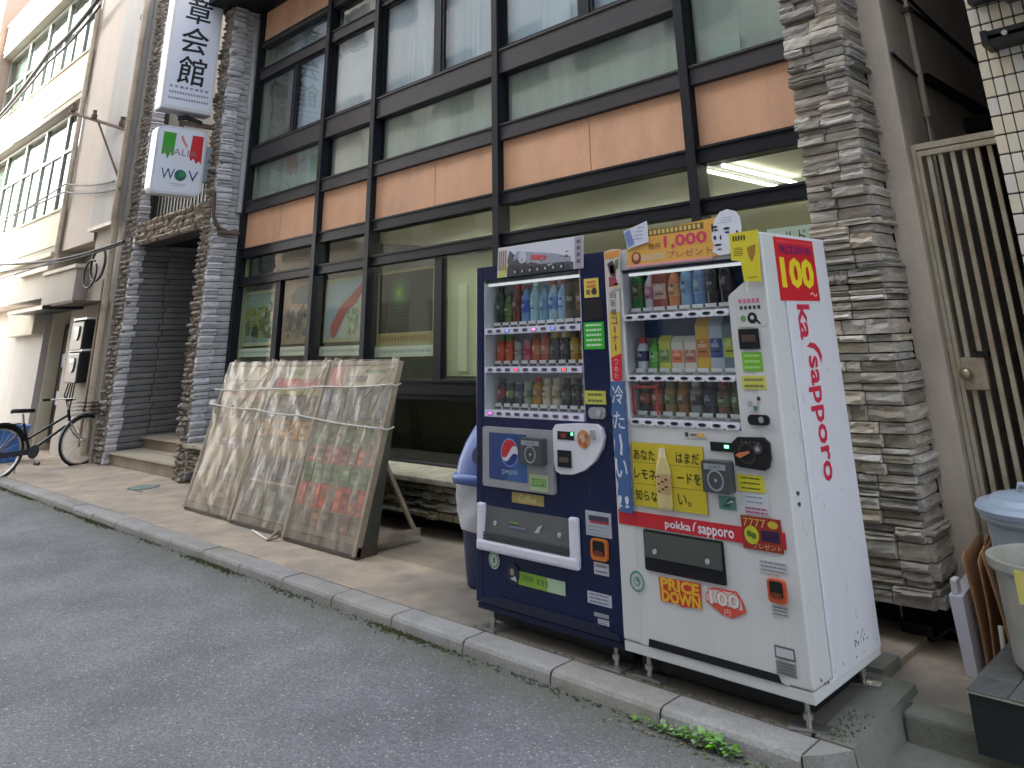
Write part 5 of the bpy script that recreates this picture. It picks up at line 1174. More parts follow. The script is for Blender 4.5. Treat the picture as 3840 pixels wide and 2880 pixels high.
# cards above the window
Fp = Fr((0, YW - .008 - .05 * 1.77, 0), (1, 0, 0), (0, .05, 1))
mb = MB(); mb.poly(Fp, [(-.76, 1.770), (-.155, 1.780), (-.16, 1.96), (-.25, 1.957), (-.757, 1.93)], C(222, 166, 74, .5), .004, 0)
mb.rect(Fp, -.62, 1.915, -.29, 1.945, C(116, 92, 44, .5), .005)
rg = random.Random(3)
for k in range(12): mb.rect(Fp, -.61 + k * .026, 1.92, -.595 + k * .026, 1.94, C(216, 190, 110, .5), .0058)
mb.text(Fp, '1,000', -.40, 1.872, .25, .066, C(206, 50, 96, .5), .0055, 0, .022); mb.text(Fp, '毎月', -.585, 1.862, .07, .03, C(110, 60, 40, .5), .0055); mb.text(Fp, 'プレゼント', -.38, 1.812, .26, .034, C(150, 96, 96, .5), .0055)
mb.rect(Fp, -.67, 1.795, -.52, 1.826, C(206, 176, 130, .5), .005); mb.disc(Fp, -.70, 1.815, .03, C(120, 56, 40, .5), .0055); mb.disc(Fp, -.70, 1.82, .018, C(206, 160, 120, .5), .0062)
for z, c in ((1.80, (214, 110, 40)), (1.84, (206, 90, 40)), (1.88, (190, 150, 60))): mb.rect(Fp, -.225, z, -.185, z + .032, C(*c, .5), .0055)
mb.rect(Fp, -.756, 1.770, -.25, 1.782, C(216, 150, 150, .5), .006); mb.build('advert_board', wm)
mb = MB(); mb.poly(Fp, [(-.77, 1.955), (-.62, 1.99), (-.615, 1.885), (-.745, 1.862)], C(206, 210, 222, .5), .014, .008); mb.poly(Fp, [(-.765, 1.945), (-.73, 1.96), (-.70, 1.885), (-.74, 1.87)], C(110, 130, 180, .5), .0146)
for k in range(4): mb.rect(Fp, -.715 + .012 * k, 1.905 + k * .018, -.65 + .004 * k, 1.910 + k * .018, C(150, 160, 176, .5), .0146)
mb.build('corner_card', wm)
# pale head-shaped cut-out, plain features
mb = MB(); hd = [(-.245, 1.80), (-.235, 1.83), (-.245, 1.86), (-.238, 1.90), (-.222, 1.945), (-.19, 1.978), (-.15, 1.986), (-.11, 1.972), (-.088, 1.94), (-.085, 1.89), (-.10, 1.84), (-.125, 1.80), (-.16, 1.782), (-.21, 1.78)]
mb.poly(Fp, hd, C(220, 222, 232, .5), .012, .006)
for (a, b, w_, h_) in ((-.222, 1.912, .030, .010), (-.160, 1.898, .036, .012), (-.218, 1.897, .022, .008), (-.158, 1.880, .026, .009), (-.212, 1.828, .042, .010), (-.205, 1.808, .024, .006), (-.226, 1.862, .016, .020), (-.106, 1.87, .012, .03), (-.236, 1.91, .010, .04), (-.195, 1.86, .008, .024)):
    mb.disc(Fp, a, b, w_ / 2, C(40, 40, 46, .5), .0140, .011, 10, h_ / 2)
for k in range(3): mb.rect(Fp, -.20 + .01 * k, 1.925 + .011 * k, -.13, 1.928 + .011 * k, C(176, 180, 192, .5), .0128)
mb.build('head_cutout', wm)
mb = MB(); mb.poly(Fp, [(-.145, 1.87), (.0, 1.874), (-.004, 1.648), (-.088, 1.655), (-.096, 1.742), (-.145, 1.752)], C(214, 200, 40, .5), .018, .012)
for k in range(5): mb.disc(Fp, -.125 + k * .014, 1.846, .005, C(60, 56, 20, .5), .0188, .017, 8, .014)
for k in range(5): mb.rect(Fp, -.128, 1.80 - k * .008, -.085 + .006 * (k % 2), 1.804 - k * .008, C(150, 130, 30, .5), .0188)
mb.poly(Fp, [(-.06, 1.80), (-.015, 1.812), (-.02, 1.77), (-.04, 1.735), (-.055, 1.76)], C(160, 116, 40, .5), .0188); mb.rect(Fp, -.07, 1.668, -.02, 1.672, C(150, 140, 30, .5), .0188)
mb.build('corner_board', wm)
# right column
mb = MB(); mb.poly(F, rrect(-.166, 1.462, -.018, 1.606, .02), C(206, 210, 204, .4), .0015); ol = rrect(-.166, 1.462, -.018, 1.606, .02)
for r_ in range(5):
    mb.rect(F, -.145 + r_ * .022, 1.562, -.130 + r_ * .022, 1.58, C(216, 110, 150, .4), .0025); mb.rect(F, -.142 + r_ * .022, 1.535, -.128 + r_ * .022, 1.55, C(60, 56, 60, .4), .0025)
mb.disc(F, -.085, 1.498, .024, C(26, 28, 28, .4), .0025); mb.disc(F, -.085, 1.5, .009, C(196, 200, 196, .4), .0032); mb.disc(F, -.13, 1.497, .014, C(110, 150, 96, .4), .0025); mb.poly(F, [(-.07, 1.488), (-.05, 1.47), (-.045, 1.475), (-.064, 1.494)], C(26, 28, 28, .4), .003)
mb.build('sticker', wm)
sticker(wm, F, -.160, 1.370, -.062, 1.454, M['black'], lambda m, f, a0, b0, a1, b1, d: m.rect(f, a0 + .015, b0 + .03, a1 - .015, b1 - .025, C(84, 64, 54, .4), d + .001), d=.008, name='note_slot')
sticker(wm, F, -.158, 1.279, -.060, 1.357, (116, 186, 50), lines(3, (170, 210, 130), .1, .9, 6))
sticker(wm, F, -.170, 1.206, -.054, 1.260, (206, 204, 90), lines(2, (120, 124, 84), .1, .9, 7))
mb = MB(); mb.rect(F, -.158, 1.122, -.108, 1.168, C(206, 206, 206, .4), .0015); mb.disc(F, -.118, 1.132, .010, C(70, 130, 90, .4), .0025); mb.disc(F, -.098, 1.170, .008, C(44, 44, 60, .4), .003)
for k in range(3): mb.rect(F, -.152, 1.138 + k * .008, -.13, 1.142 + k * .008, C(150, 150, 150, .4), .0025)
mb.build('sticker', wm)
mb = MB(); mb.poly(F, rrect(-.156, 1.066, -.056, 1.107, .018), M['black'], .012); mb.disc(F, -.09, 1.088, .012, M['grey'], .016, .01); mb.build('lock_cover', wm)
mb = MB(); Fa = front(YW - .001); ya = C(206, 186, 44, .4)
for k, (z0, z1) in enumerate(((.882, .966), (.792, .880), (.698, .790))): mb.rect(Fa, -.808, z0, -.405, z1, ya, .004)
mb.rect(Fa, -.808, .698, -.405, .966, C(84, 76, 26, .5), .002)
tx = C(40, 36, 22, .5)
for s1, s2, z in (('あなた', 'はまだ', .915), ('レモネ', 'ードを', .834), ('知らな', 'い。', .745)):
    mb.text(Fa, s1, -.735, z, .125, .044, tx, .0052, 0, .022); mb.text(Fa, s2, -.49 if s2 != 'い。' else -.522, z, .125 if s2 != 'い。' else .07, .044, tx, .0052, 0, .022)
ad = mb.build('advert_board', wm)
mb = MB(); c0 = Vector((-.625, YW - .012, .700)); gl_ = C(206, 190, 130, .2); lb_ = C(190, 160, 110, .4)
mb.lathe(c0, [(0, 0), (.036, 0, gl_), (.042, .012, gl_), (.042, .06, gl_), (.043, .062, lb_), (.043, .145, lb_), (.042, .147, gl_), (.036, .178, gl_), (.022, .212, gl_), (.018, .225, C(226, 216, 180, .4)), (.018, .25, C(226, 216, 180, .4)), (0, .25, C(226, 216, 180, .4))], gl_, 16, True, 1, .25)
Fb2 = front(YW - .0235)
for k in range(7): mb.rect(Fb2, -.652 + (k % 3) * .02, .77 + k * .01, -.640 + (k % 3) * .022, .776 + k * .01, C(90, 40, 40, .4), .001)
mb.build('bottle_relief', ad)
mb = MB(); mb.rect(F, -.362, .953, -.247, .990, M['black'], .004); dd = mb.build('price_display', wm)
mb = MB(); mb.rect(F, -.29, .968, -.268, .980, mat('green_digits', (.15, .95, .3), .4, emit=.6), .0055, .003); mb.build('digits', dd)
mb = MB(); mb.rect(F, -.50, 1.000, -.38, 1.026, C(206, 206, 204, .4), .0015); mb.disc(F, -.485, 1.013, .010, C(60, 56, 60, .4), .0025); mb.rect(F, -.465, 1.008, -.42, 1.018, C(120, 110, 110, .4), .0025); mb.rect(F, -.43, 1.006, -.39, 1.02, C(226, 170, 80, .4), .003); mb.build('sticker', wm)
mb = MB(); mb.poly(F, [(-.243, .995), (-.215, 1.016), (-.09, 1.020), (-.066, 1.0), (-.066, .94), (-.08, .905), (-.1, .894), (-.215, .9), (-.238, .905)], M['black'], .014); cp2 = mb.build('coin_panel', wm)
Fc = front(YW - .014)
mb = MB(); mb.ring(Fc, -.175, .955, .035, .042, C(60, 50, 46, .4), .002); mb.poly(Fc, [(-.232, .945), (-.215, .955), (-.165, .965), (-.16, .958), (-.21, .935)], C(206, 120, 70, .4), .003); mb.build('coin_slot', cp2)
mb = MB(); mb.disc(Fc, -.118, .975, .020, M['dgrey'], .008); mb.disc(Fc, -.118, .975, .010, M['grey'], .011, .007)
for k in range(5): mb.rect(Fc, -.2 + k * .02, .997, -.19 + k * .02, 1.0, C(120, 110, 100, .4), .002)
mb.build('return_lever', cp2)
card_reader(wm, F, -.392, .795, -.255, .920)
mb = MB(); mb.rect(F, -.346, .728, -.260, .781, C(96, 140, 128, .4), .0015); mb.poly(F, [(-.33, .74), (-.29, .775), (-.265, .772), (-.30, .735)], C(52, 96, 88, .4), .0025); mb.poly(F, [(-.31, .75), (-.28, .768), (-.27, .76)], C(196, 206, 200, .4), .0032); mb.build('sticker', wm)
sticker(wm, F, -.244, .808, -.116, .870, (216, 206, 50), lambda m, f, a0, b0, a1, b1, d: (lines(3, (84, 80, 30), .15, .85, 8, .25)(m, f, a0, b0, a1, b1, d)))
sticker(wm, F, -.222, .724, -.108, .800, (206, 208, 210), lambda m, f, a0, b0, a1, b1, d: (lines(2, (150, 160, 180), .1, .8, 9, .3)(m, f, a0, b0 + .035, a1, b1, d), lines(2, (170, 96, 130), .05, .95, 10, .55)(m, f, a0, b0, a1, b0 + .03, d)))
mb = MB(); rdm = C(200, 36, 48, .4); mb.rect(F, -.912, .612, -.046, .672, rdm, .003); bd_ = mb.build('red_band', wm)
mb = MB(); wl = C(230, 222, 226, .4); mb.text(F, 'pokka', -.572, .637, .140, .042, wl, .0042, 0, .022); mb.text(F, 'sapporo', -.374, .631, .182, .044, wl, .0042, 0, .022); earclip(mb, F, [(-.492, .628), (-.489, .648), (-.480, .662), (-.466, .666), (-.476, .658), (-.483, .646), (-.486, .628)], wl, .0042); mb.build('lettering', bd_)
sticker(wm, F, -.243, .596, -.060, .716, (150, 44, 30), lambda m, f, a0, b0, a1, b1, d: (m.text(f, '7777', a0 + .062, b1 - .022, .105, .03, C(222, 170, 80, .4), d + .001), m.disc(f, a0 + .045, b0 + .052, .034, C(196, 196, 50, .4), d + .001), m.disc(f, a0 + .035, b0 + .056, .012, C(84, 120, 40, .4), d + .002), m.disc(f, a0 + .055, b0 + .05, .012, C(84, 120, 40, .4), d + .002), m.rect(f, a0 + .09, b0 + .035, a1 - .012, b0 + .075, C(50, 20, 60, .4), d + .001), m.disc(f, a1 - .035, b1 - .022, .024, C(206, 176, 60, .4), d + .001, d - .001, 12, .014), m.text(f, 'プレゼント', (a0 + a1) / 2 + .02, b0 + .016, .13, .02, C(226, 180, 130, .4), d + .001)), d=.0045)
mb = MB(); mb.rect(F, -.062, .618, -.046, .668, C(196, 30, 50, .4), .0042); mb.build('sticker', wm)
mb = MB(); mb.poly(F, rrect(-.768, .444, -.343, .605, .008), M['black'], .006); tf = mb.build('tray_frame', wm)
mb = MB(); mb.hexa([(-.76, YW - .018, .50), (-.351, YW - .018, .50), (-.76, YW - .006, .50), (-.351, YW - .006, .50), (-.76, YW - .008, .597), (-.351, YW - .008, .597), (-.76, YW - .0065, .597), (-.351, YW - .0065, .597)], C(74, 76, 72, .3)); fl2 = mb.build('flap', tf)
mb = MB()
for x in (-.70, -.42): mb.disc(front(YW - .013), x, .525, .010, M['lgrey'], .008)
mb.build('flap_rivet', fl2)
mb = MB(); gg = C(92, 152, 124, .4); mb.ring(F, -.824, .389, .033, .042, gg, .002); mb.ring(F, -.824, .389, .014, .019, gg, .002); mb.rect(F, -.827, .389, -.812, .404, gg, .0025); mb.build('sticker', wm)
mb = MB(); mb.poly(F, [(-.70, .425), (-.476, .432), (-.48, .342), (-.585, .328), (-.60, .337), (-.695, .334)], C(206, 60, 44, .4), .0015); yl = C(232, 176, 44, .4); mb.text(F, 'PRICE', -.587, .405, .205, .046, yl, .003, 0, .045); mb.text(F, 'DOWN', -.585, .358, .205, .047, yl, .003, 0, .045); mb.build('sticker', wm)
mb = MB(); rr_ = C(214, 84, 66, .4); gk = C(120, 116, 116, .4)
mb.poly(F, [(-.455, .40), (-.42, .428), (-.30, .43), (-.275, .40), (-.262, .362), (-.33, .330), (-.38, .336), (-.455, .372)], rr_, .0015); mb.poly(F, [(-.45, .398), (-.417, .420), (-.305, .423), (-.282, .398), (-.278, .366), (-.45, .376)], C(214, 206, 200, .4), .0022); mb.text(F, '100', -.362, .393, .155, .060, rr_, .003, 0, .045); mb.text(F, '100', -.362, .393, .145, .052, C(226, 220, 212, .4), .0038, 0, .022); mb.text(F, '円', -.352, .347, .028, .022, C(240, 200, 190, .4), .003); mb.build('sticker', wm)
sticker(wm, F, -.178, .520, -.05, .565, (196, 198, 200), lines(3, (130, 130, 136), .05, .95, 12, .35))
coin_return(wm, F, -.106, .463, .08, .082, (196, 84, 44))
sticker(wm, F, -.145, .375, -.065, .412, (198, 200, 200), lines(3, (120, 120, 120), .1, .9, 13, .4))
mb = MB(); mb.rect(F, -.150, .232, -.062, .275, C(96, 98, 100, .4), .0015); mb.rect(F, -.143, .239, -.069, .268, C(196, 198, 200, .4), .0022); mb.build('sticker', wm)
sticker(wm, F, -.150, .180, -.064, .225, (132, 134, 136), lines(4, (96, 98, 100), .1, .9, 14, .3))
mb = MB()
for z in (.81, .77): mb.disc(side(0.0), .055, z, .008, M['dgrey'], .006)
mb.build('hinge_bolt', wm)
# side lettering and price poster
Fsd = side(0.0)
Fv = Fr((0.0, 0, 0), (0, 0, -1), (0, 1, 0))   # reads downwards
mb = MB(); rl = C(206, 44, 74, .4); mb.text(Fv, 'ka', -1.475, .318, .155, .125, rl, .0015, 0, .022); mb.text(Fv, 'sapporo', -1.07, .330, .515, .122, rl, .0015, 0, .022)
sw = [(-1.367, .302), (-1.385, .344), (-1.378, .39), (-1.355, .425), (-1.322, .443), (-1.288, .424), (-1.312, .418), (-1.337, .402), (-1.356, .372), (-1.362, .338)]
earclip(mb, Fv, sw, rl, .0015); mb.build('side_lettering', wm)
mb = MB(); mb.rect(Fsd, .115, 1.568, .50, 1.850, C(206, 30, 44, .4), .003); mb.text(Fsd, 'PRICE DOWN', .31, 1.796, .31, .038, C(60, 40, 110, .4), .004, 0, .022); mb.text(Fsd, '100', .305, 1.692, .325, .14, C(236, 214, 40, .4), .004, 0, .045); mb.text(Fsd, '〜', .44, 1.597, .075, .02, C(236, 206, 190, .4), .004); mb.rect(Fsd, .13, 1.825, .49, 1.84, C(220, 60, 70, .4), .004); mb.build('price_poster', wm)
mb = MB()
rg = random.Random(9)
for k in range(14): a, b = rg.uniform(.38, .52), rg.uniform(.19, .24); mb.poly(Fsd, [(a, b), (a + rg.uniform(.004, .014), b + .002), (a + .006, b + rg.uniform(.004, .016))], C(90, 84, 84, .6), .0012, .0004)
for k in range(26): a, b = rg.uniform(.04, .6), rg.uniform(.2, 1.5); mb.poly(Fsd, [(a, b), (a + rg.uniform(.001, .004), b + .001), (a + rg.uniform(-.004, .004), b + rg.uniform(.008, .05))], C(176, 172, 176, .6), .0012, .0004)
for k in range(10): a, b = rg.uniform(.05, .6), rg.uniform(.14, .17); mb.poly(Fsd, [(a, b), (a + rg.uniform(.004, .02), b + .001), (a + .006, b + rg.uniform(.003, .012))], C(110, 84, 66, .7), .0012, .0004)
mb.build('scuff', wm, kind='stuff')
for x, y in ((-.835, .065), (-.07, .06), (-.84, .56), (-.07, .56)): foot(wm, x, y, (.075, .03), .25 if x > -.2 else 0)
mb = MB(); mb.box(-.9, -.09, .10, .6, .022, .104, M['black']); mb.build('under_shade_block', wm)  # black blocks added below both machines to deepen their underside shade
mb = MB(); mb.box(-1.93, -.97, .12, .62, .022, .091, M['black']); mb.build('under_shade_block', bm_)

# vertical corner banner between the machines (three stacked cards)
t = thing('vertical_banner', (-.86, -.01, .67), 'tall narrow banner of stacked cards hanging between the two vending machines', 'banner')
Fb = front(-.014)
mb = MB(); mb.poly(Fb, [(-.905, 1.862), (-.855, 1.872), (-.80, 1.868), (-.808, 1.70), (-.815, 1.668), (-.90, 1.668)], C(206, 196, 190, .5), .004, 0)
for pts, c in (([(-.90, 1.858), (-.80, 1.864), (-.804, 1.83), (-.898, 1.825)], (226, 150, 60)), ([(-.885, 1.80), (-.85, 1.815), (-.83, 1.78), (-.835, 1.73), (-.87, 1.74)], (70, 50, 50)), ([(-.87, 1.79), (-.845, 1.79), (-.84, 1.75), (-.866, 1.75)], (226, 186, 170)), ([(-.88, 1.735), (-.835, 1.73), (-.82, 1.69), (-.88, 1.685)], (150, 60, 76)), ([(-.845, 1.70), (-.82, 1.70), (-.822, 1.675), (-.85, 1.675)], (206, 180, 110)), ([(-.835, 1.81), (-.81, 1.82), (-.812, 1.77), (-.83, 1.77)], (90, 120, 80))): mb.poly(Fb, pts, C(*c, .5), .0052)
mb.build('picture_card', t)
mb = MB(); mb.poly(Fb, [(-.893, 1.665), (-.818, 1.662), (-.83, 1.365), (-.893, 1.345)], C(222, 188, 70, .5), .004, 0)
mb.poly(Fb, [(-.893, 1.665), (-.818, 1.662), (-.820, 1.56), (-.893, 1.56)], C(206, 200, 190, .5), .0045)
for k, ch in enumerate('自販機コーナー'):
    z = 1.645 - k * .042
    if ch == 'ー': mb.rect(Fb, -.862, z - .016, -.856, z + .016, C(70, 56, 90, .5), .0055)
    else: mb.text(Fb, ch, -.859, z, .036, .034, C(70, 56, 90, .5), .0055)
mb.build('card', t)
mb = MB(); mb.poly(Fb, [(-.893, 1.345), (-.829, 1.363), (-.832, 1.245), (-.862, 1.232), (-.893, 1.243)], C(206, 34, 44, .5), .0042, 0)
for k, ch in enumerate('つめた'): mb.text(Fb, ch, -.862, 1.325 - k * .032, .026, .026, C(236, 190, 190, .5), .0055)
mb.build('card', t)
mb = MB(); out_ = []
zs = [1.235 - k * .03 for k in range(20)]
for k, z in enumerate(zs): out_.append((-.905 - .006 * (k % 3) + .001 * k, z))
for k, z in enumerate(zs[::-1]): out_.append((-.822 + .005 * (k % 2) + .0012 * (19 - k) * .3, z))
mb.add([Fb.p(a, b, .004) for a, b in out_], [(i, i + 1, 38 - i, 39 - i) for i in range(19)], C(66, 100, 150, .5)); mb.add([Fb.p(a, b, .0) for a, b in out_], [(39 - i, 38 - i, i + 1, i) for i in range(19)], C(66, 100, 150, .5))
wl = C(214, 220, 232, .5)
for ch, z, h in (('冷', 1.175, .085), ('た', 1.06, .075), ('い', .85, .08), ('!!', .71, .05)): mb.text(Fb, ch, -.863, z, .068, h, wl, .0055, 0, .022)
mb.poly(Fb, [(-.868, .91), (-.855, .905), (-.85, .95), (-.858, 1.0), (-.87, .995), (-.863, .95)], wl, .0055)
mb.build('cutout_lettering', t)

# ------------------------------------------------------------------ leaning display boards wrapped in film
LEAN = math.atan2(.337, 1.326)
def board(x0, x1, y0, lab, design, seed):
    rg = random.Random(seed)
    t = thing('display_board', ((x0 + x1) / 2, y0, 0), lab, 'display board', 'film wrapped display boards leaning by the window')
    Fb = Fr((0, y0, 0), (1, 0, 0), (0, math.sin(LEAN), math.cos(LEAN)))     # out of the board
    H = 1.365; z0 = .085
    def bar(a0, b0, a1, b1, d0, d1, m):
        return MB().hexa([Fb.p(a, b, d) for b in (b0, b1) for d in (d1, d0) for a in (a0, a1)], m)
    bar(x0 + .03, z0, x1 - .03, H - .01, -.02, 0, M['tan']).build('backing', t)
    for a0, a1 in ((x0, x0 + .03), (x1 - .03, x1)): bar(a0, .02, a1, H, -.022, .030, M['woodp']).build('frame_side', t)
    bar(x0 + .03, H - .03, x1 - .03, H, -.022, .016, M['woodp']).build('frame_top', t)
    bar(x0 + .0, .005, x1 - .0, .078, -.06, .012, M['brown']).build('base_strip', t)
    for xs_ in (x0 + .004, x1 - .010):
        mb = MB(); P = [(Fb.p(0, .02, -.024).y, .02), (y0 + .165, .012), (Fb.p(0, 1.05, -.03).y + .012, 1.02), (Fb.p(0, 1.1, -.024).y, 1.05)]
        mb.add([(xs_ + q, y_, z_) for q in (0, .006) for y_, z_ in P], [(3, 2, 1, 0), (4, 5, 6, 7), (0, 1, 5, 4), (1, 2, 6, 5), (2, 3, 7, 6), (3, 0, 4, 7)], C(74, 76, 66, .5, var=.2)); mb.build('side_panel', t)
    mb = MB(); mb.box(x0, x1, y0 + .155, y0 + .17, .004, .075, M['brown']); mb.box(x1 - .014, x1 - .002, y0 + .012, y0 + .154, .004, .075, M['brown']); mb.build('base_strip', t)
    design(t, Fb, x0 + .045, x1 - .045, rg)
    # wrinkled film
    n, q = 22, 30; vs, fs = [], []
    wr = [(rg.uniform(x0, x1), rg.uniform(.2, H), rg.uniform(.6, 1.2), rg.uniform(.004, .012)) for k in range(9)]
    for j in range(q + 1):
        for i in range(n + 1):
            a = x0 - .006 + (x1 - x0 + .012) * i / n; b = .03 + (H + .012 - .03) * j / q
            d = .024 + .0035 * math.sin(a * 23 + seed) * math.sin(b * 11)
            for wx, wz, sl, am in wr:
                d += am * math.exp(-(((a - wx) * math.cos(sl) + (b - wz) * math.sin(sl)) / .035) ** 2)
            vs.append(Fb.p(a, b, d))
    for j in range(q):
        for i in range(n): k = j * (n + 1) + i; fs.append((k, k + 1, k + n + 2, k + n + 1))
    MB().add(vs, fs, M['film'], True).build('plastic_sheet', t)
    mb = MB()
    for k in range(3):   # gathered folds that run to the upper right corner
        b = .66 + k * .2; mb.tube([Fb.p(x0 + (.55 - .12 * k) * (x1 - x0), b, .03), Fb.p(x0 + (.78 - .05 * k) * (x1 - x0), b + .28, .036), Fb.p(x1 - .04, H - .05 - k * .01, .03)], [.003, .006, .004], M['film'], 5)
    mb.build('film_fold', t)
    for a in (x0 + .08, x1 - .10):
        mb = MB(); mb.hexa([Fb.p(a + i * .03, H - .012 + k * .045, -.025 + j * .05) for k in (0, 1) for j in (1, 0) for i in (0, 1)], M['woodp']); mb.build('clip', t)
    return t, Fb
def cards(t, Fb, a0, a1, b0, b1, n, cols, rg, gap=.12, kind='card'):
    w = (a1 - a0) / n
    for k in range(n):
        c = cols[k % len(cols)] if not callable(cols) else cols(k)
        mb = MB(); x = a0 + k * w
        mb.rect(Fb, x + w * gap / 2, b0, x + w * (1 - gap / 2), b1, C(*c, .5), .008 + rg.uniform(0, .003))
        h = b1 - b0
        dk = tuple(int(v * .62) for v in c); lt = tuple(min(235, int(v * 1.25 + 20)) for v in c)
        mb.rect(Fb, x + w * .2, b0 + h * rg.uniform(.5, .62), x + w * .8, b0 + h * .82, C(*(dk if rg.random() < .6 else lt), .5), .0125)
        mb.rect(Fb, x + w * .2, b0 + h * .15, x + w * rg.uniform(.5, .85), b0 + h * rg.uniform(.25, .4), C(*(lt if rg.random() < .6 else dk), .5), .0125)
        mb.build(kind, t)
def band(t, Fb, a0, a1, b0, b1, c, name='header'):
    MB().rect(Fb, a0, b0, a1, b1, C(*c, .5), .007).build(name, t)
def d_right(t, F, a0, a1, rg):
    band(t, F, a0, a0 + .22, 1.16, 1.33, (206, 130, 130)); band(t, F, a0 + .23, a1, 1.16, 1.33, (206, 206, 190)); MB().rect(F, a0 + .3, 1.20, a0 + .6, 1.25, C(150, 140, 150, .5), .009).rect(F, a0 + .55, 1.27, a1 - .1, 1.30, C(120, 160, 110, .5), .009).build('header_print', t)
    cards(t, F, a0, a1, .90, 1.14, 8, [(84, 92, 116), (110, 118, 130), (96, 100, 110), (78, 88, 110)], rg)
    cards(t, F, a0, a1, .72, .89, 8, [(84, 116, 84), (130, 140, 120), (70, 96, 74), (120, 126, 110)], rg)
    cards(t, F, a0, a1, .58, .70, 8, [(170, 100, 96), (150, 140, 130), (180, 110, 100), (160, 90, 92)], rg)
    cards(t, F, a0, a1, .44, .57, 7, [(70, 130, 84), (120, 150, 116), (84, 120, 90)], rg)
    cards(t, F, a0, a1, .26, .43, 9, [(190, 70, 56), (150, 96, 70), (196, 84, 66)], rg)
    cards(t, F, a0, a1, .13, .25, 7, [(96, 84, 70), (80, 74, 66), (130, 90, 70)], rg)
def d_mid(t, F, a0, a1, rg):
    band(t, F, a0, a1, 1.22, 1.33, (196, 198, 176)); band(t, F, a0 + .05, a1 - .02, 1.145, 1.215, (206, 56, 76)); MB().text(F, 'MENU', (a0 + a1) / 2 - .1, 1.275, .35, .05, C(84, 130, 84, .5), .009).build('header_print', t)
    band(t, F, a0, a1, 1.08, 1.14, (176, 176, 110))
    cards(t, F, a0, a1, .88, 1.06, 4, [(96, 96, 106), (110, 110, 116)], rg); cards(t, F, a0, a1, .72, .86, 5, [(196, 156, 60), (140, 100, 60), (176, 120, 60), (206, 150, 50)], rg)
    band(t, F, a0, a1, .58, .70, (150, 138, 104))
    cards(t, F, a0 + .05, a1, .38, .56, 5, [(76, 84, 110), (96, 104, 124), (70, 78, 100)], rg); band(t, F, a0 + .1, a1, .355, .372, (190, 196, 206))
    cards(t, F, a0, a1, .11, .345, 4, [(84, 96, 110), (76, 88, 92), (90, 100, 96)], rg)
def d_left(t, F, a0, a1, rg):
    band(t, F, a0, a1, 1.2, 1.33, (186, 184, 160)); band(t, F, a0, a1, 1.02, 1.10, (166, 120, 96)); band(t, F, a0, a1, 1.11, 1.19, (160, 146, 120))
    cards(t, F, a0, a1, .82, 1.0, 3, [(120, 96, 70), (130, 112, 80), (110, 90, 64)], rg); band(t, F, a0, a1, .68, .80, (140, 122, 88))
    cards(t, F, a0 + .25, a1 - .1, .58, .68, 3, [(150, 130, 150), (176, 150, 166), (120, 110, 136)], rg)
    band(t, F, a0, a1, .44, .57, (132, 116, 82)); cards(t, F, a0, a1, .12, .42, 2, [(112, 98, 66), (104, 92, 62)], rg)
boards = [board(-4.775, -3.72, .405, 'right display board with rows of red and green cards, nearest the vending machines', d_right, 11),
          board(-5.83, -4.83, .450, 'middle display board with a red heading strip and dark blue cards', d_mid, 12),
          board(-6.87, -5.87, .475, 'left display board of plain brown sheets nearest the entrance steps', d_left, 13)]
# struts behind the right-hand and middle boards
for (t, Fb), x in ((boards[0], -3.75), (boards[1], -4.87), (boards[2], -5.9)):
    mb = MB(); p = Fb.p(x, .70, -.03); q = Vector((x - .03, p.y + .37, .05)); mb.hexa([v + Vector((dx, dy, 0)) for v in (q, p) for dy in (-.016, .016) for dx in (-.028, .0)], M['woodp']); mb.build('strut', t)
    mb = MB(); mb.box(x - .05, x - .005, Fb.p(x, .09, -.02).y, p.y + .38, .055, .10, M['woodp']); mb.build('cross_bar', t)
mb = MB(); mb.tube([(-4.92, .43, .05), (-4.85, .31, .012), (-4.78, .36, .03)], .012, M['woodp'], 6); mb.tube([(-5.3, .40, .012), (-4.86, .31, .01)], .008, M['rope'], 6); mb.build('front_stay', boards[1][0])
Fb = boards[0][1]
def rope(pts, lab):
    mb = MB(); P = []
    for a, b in zip(pts, pts[1:]):
        for k in range(10): q = k / 10; v = Vector(a).lerp(Vector(b), q); v.z -= .012 * math.sin(math.pi * q); P.append(v)
    P.append(Vector(pts[-1])); mb.tube(P, .0058, M['rope'], 6); return mb
mb = rope([(-6.95, .72, 1.075), (-6.89, .66, 1.08), (-5.85, .66, 1.10), (-4.8, .655, 1.13), (-3.72, .655, 1.155), (-3.69, .72, 1.16)], '')
mb.build('rope', label='upper white rope tied level across the three leaning boards', cat='rope', group='ropes round the boards')
mb = rope([(-6.95, .69, .95), (-6.885, .63, .945), (-5.85, .615, .92), (-5.0, .60, .895), (-3.72, .575, .845), (-3.68, .66, .85)], '')
mb.lathe((-6.93, .67, .92), [(0, .06), (.03, .05), (.04, .02), (.02, -.01), (0, -.02)], M['rope'], 8)
mb.build('rope', label='lower white rope slanting across the boards with a knot at its left end', cat='rope', group='ropes round the boards')

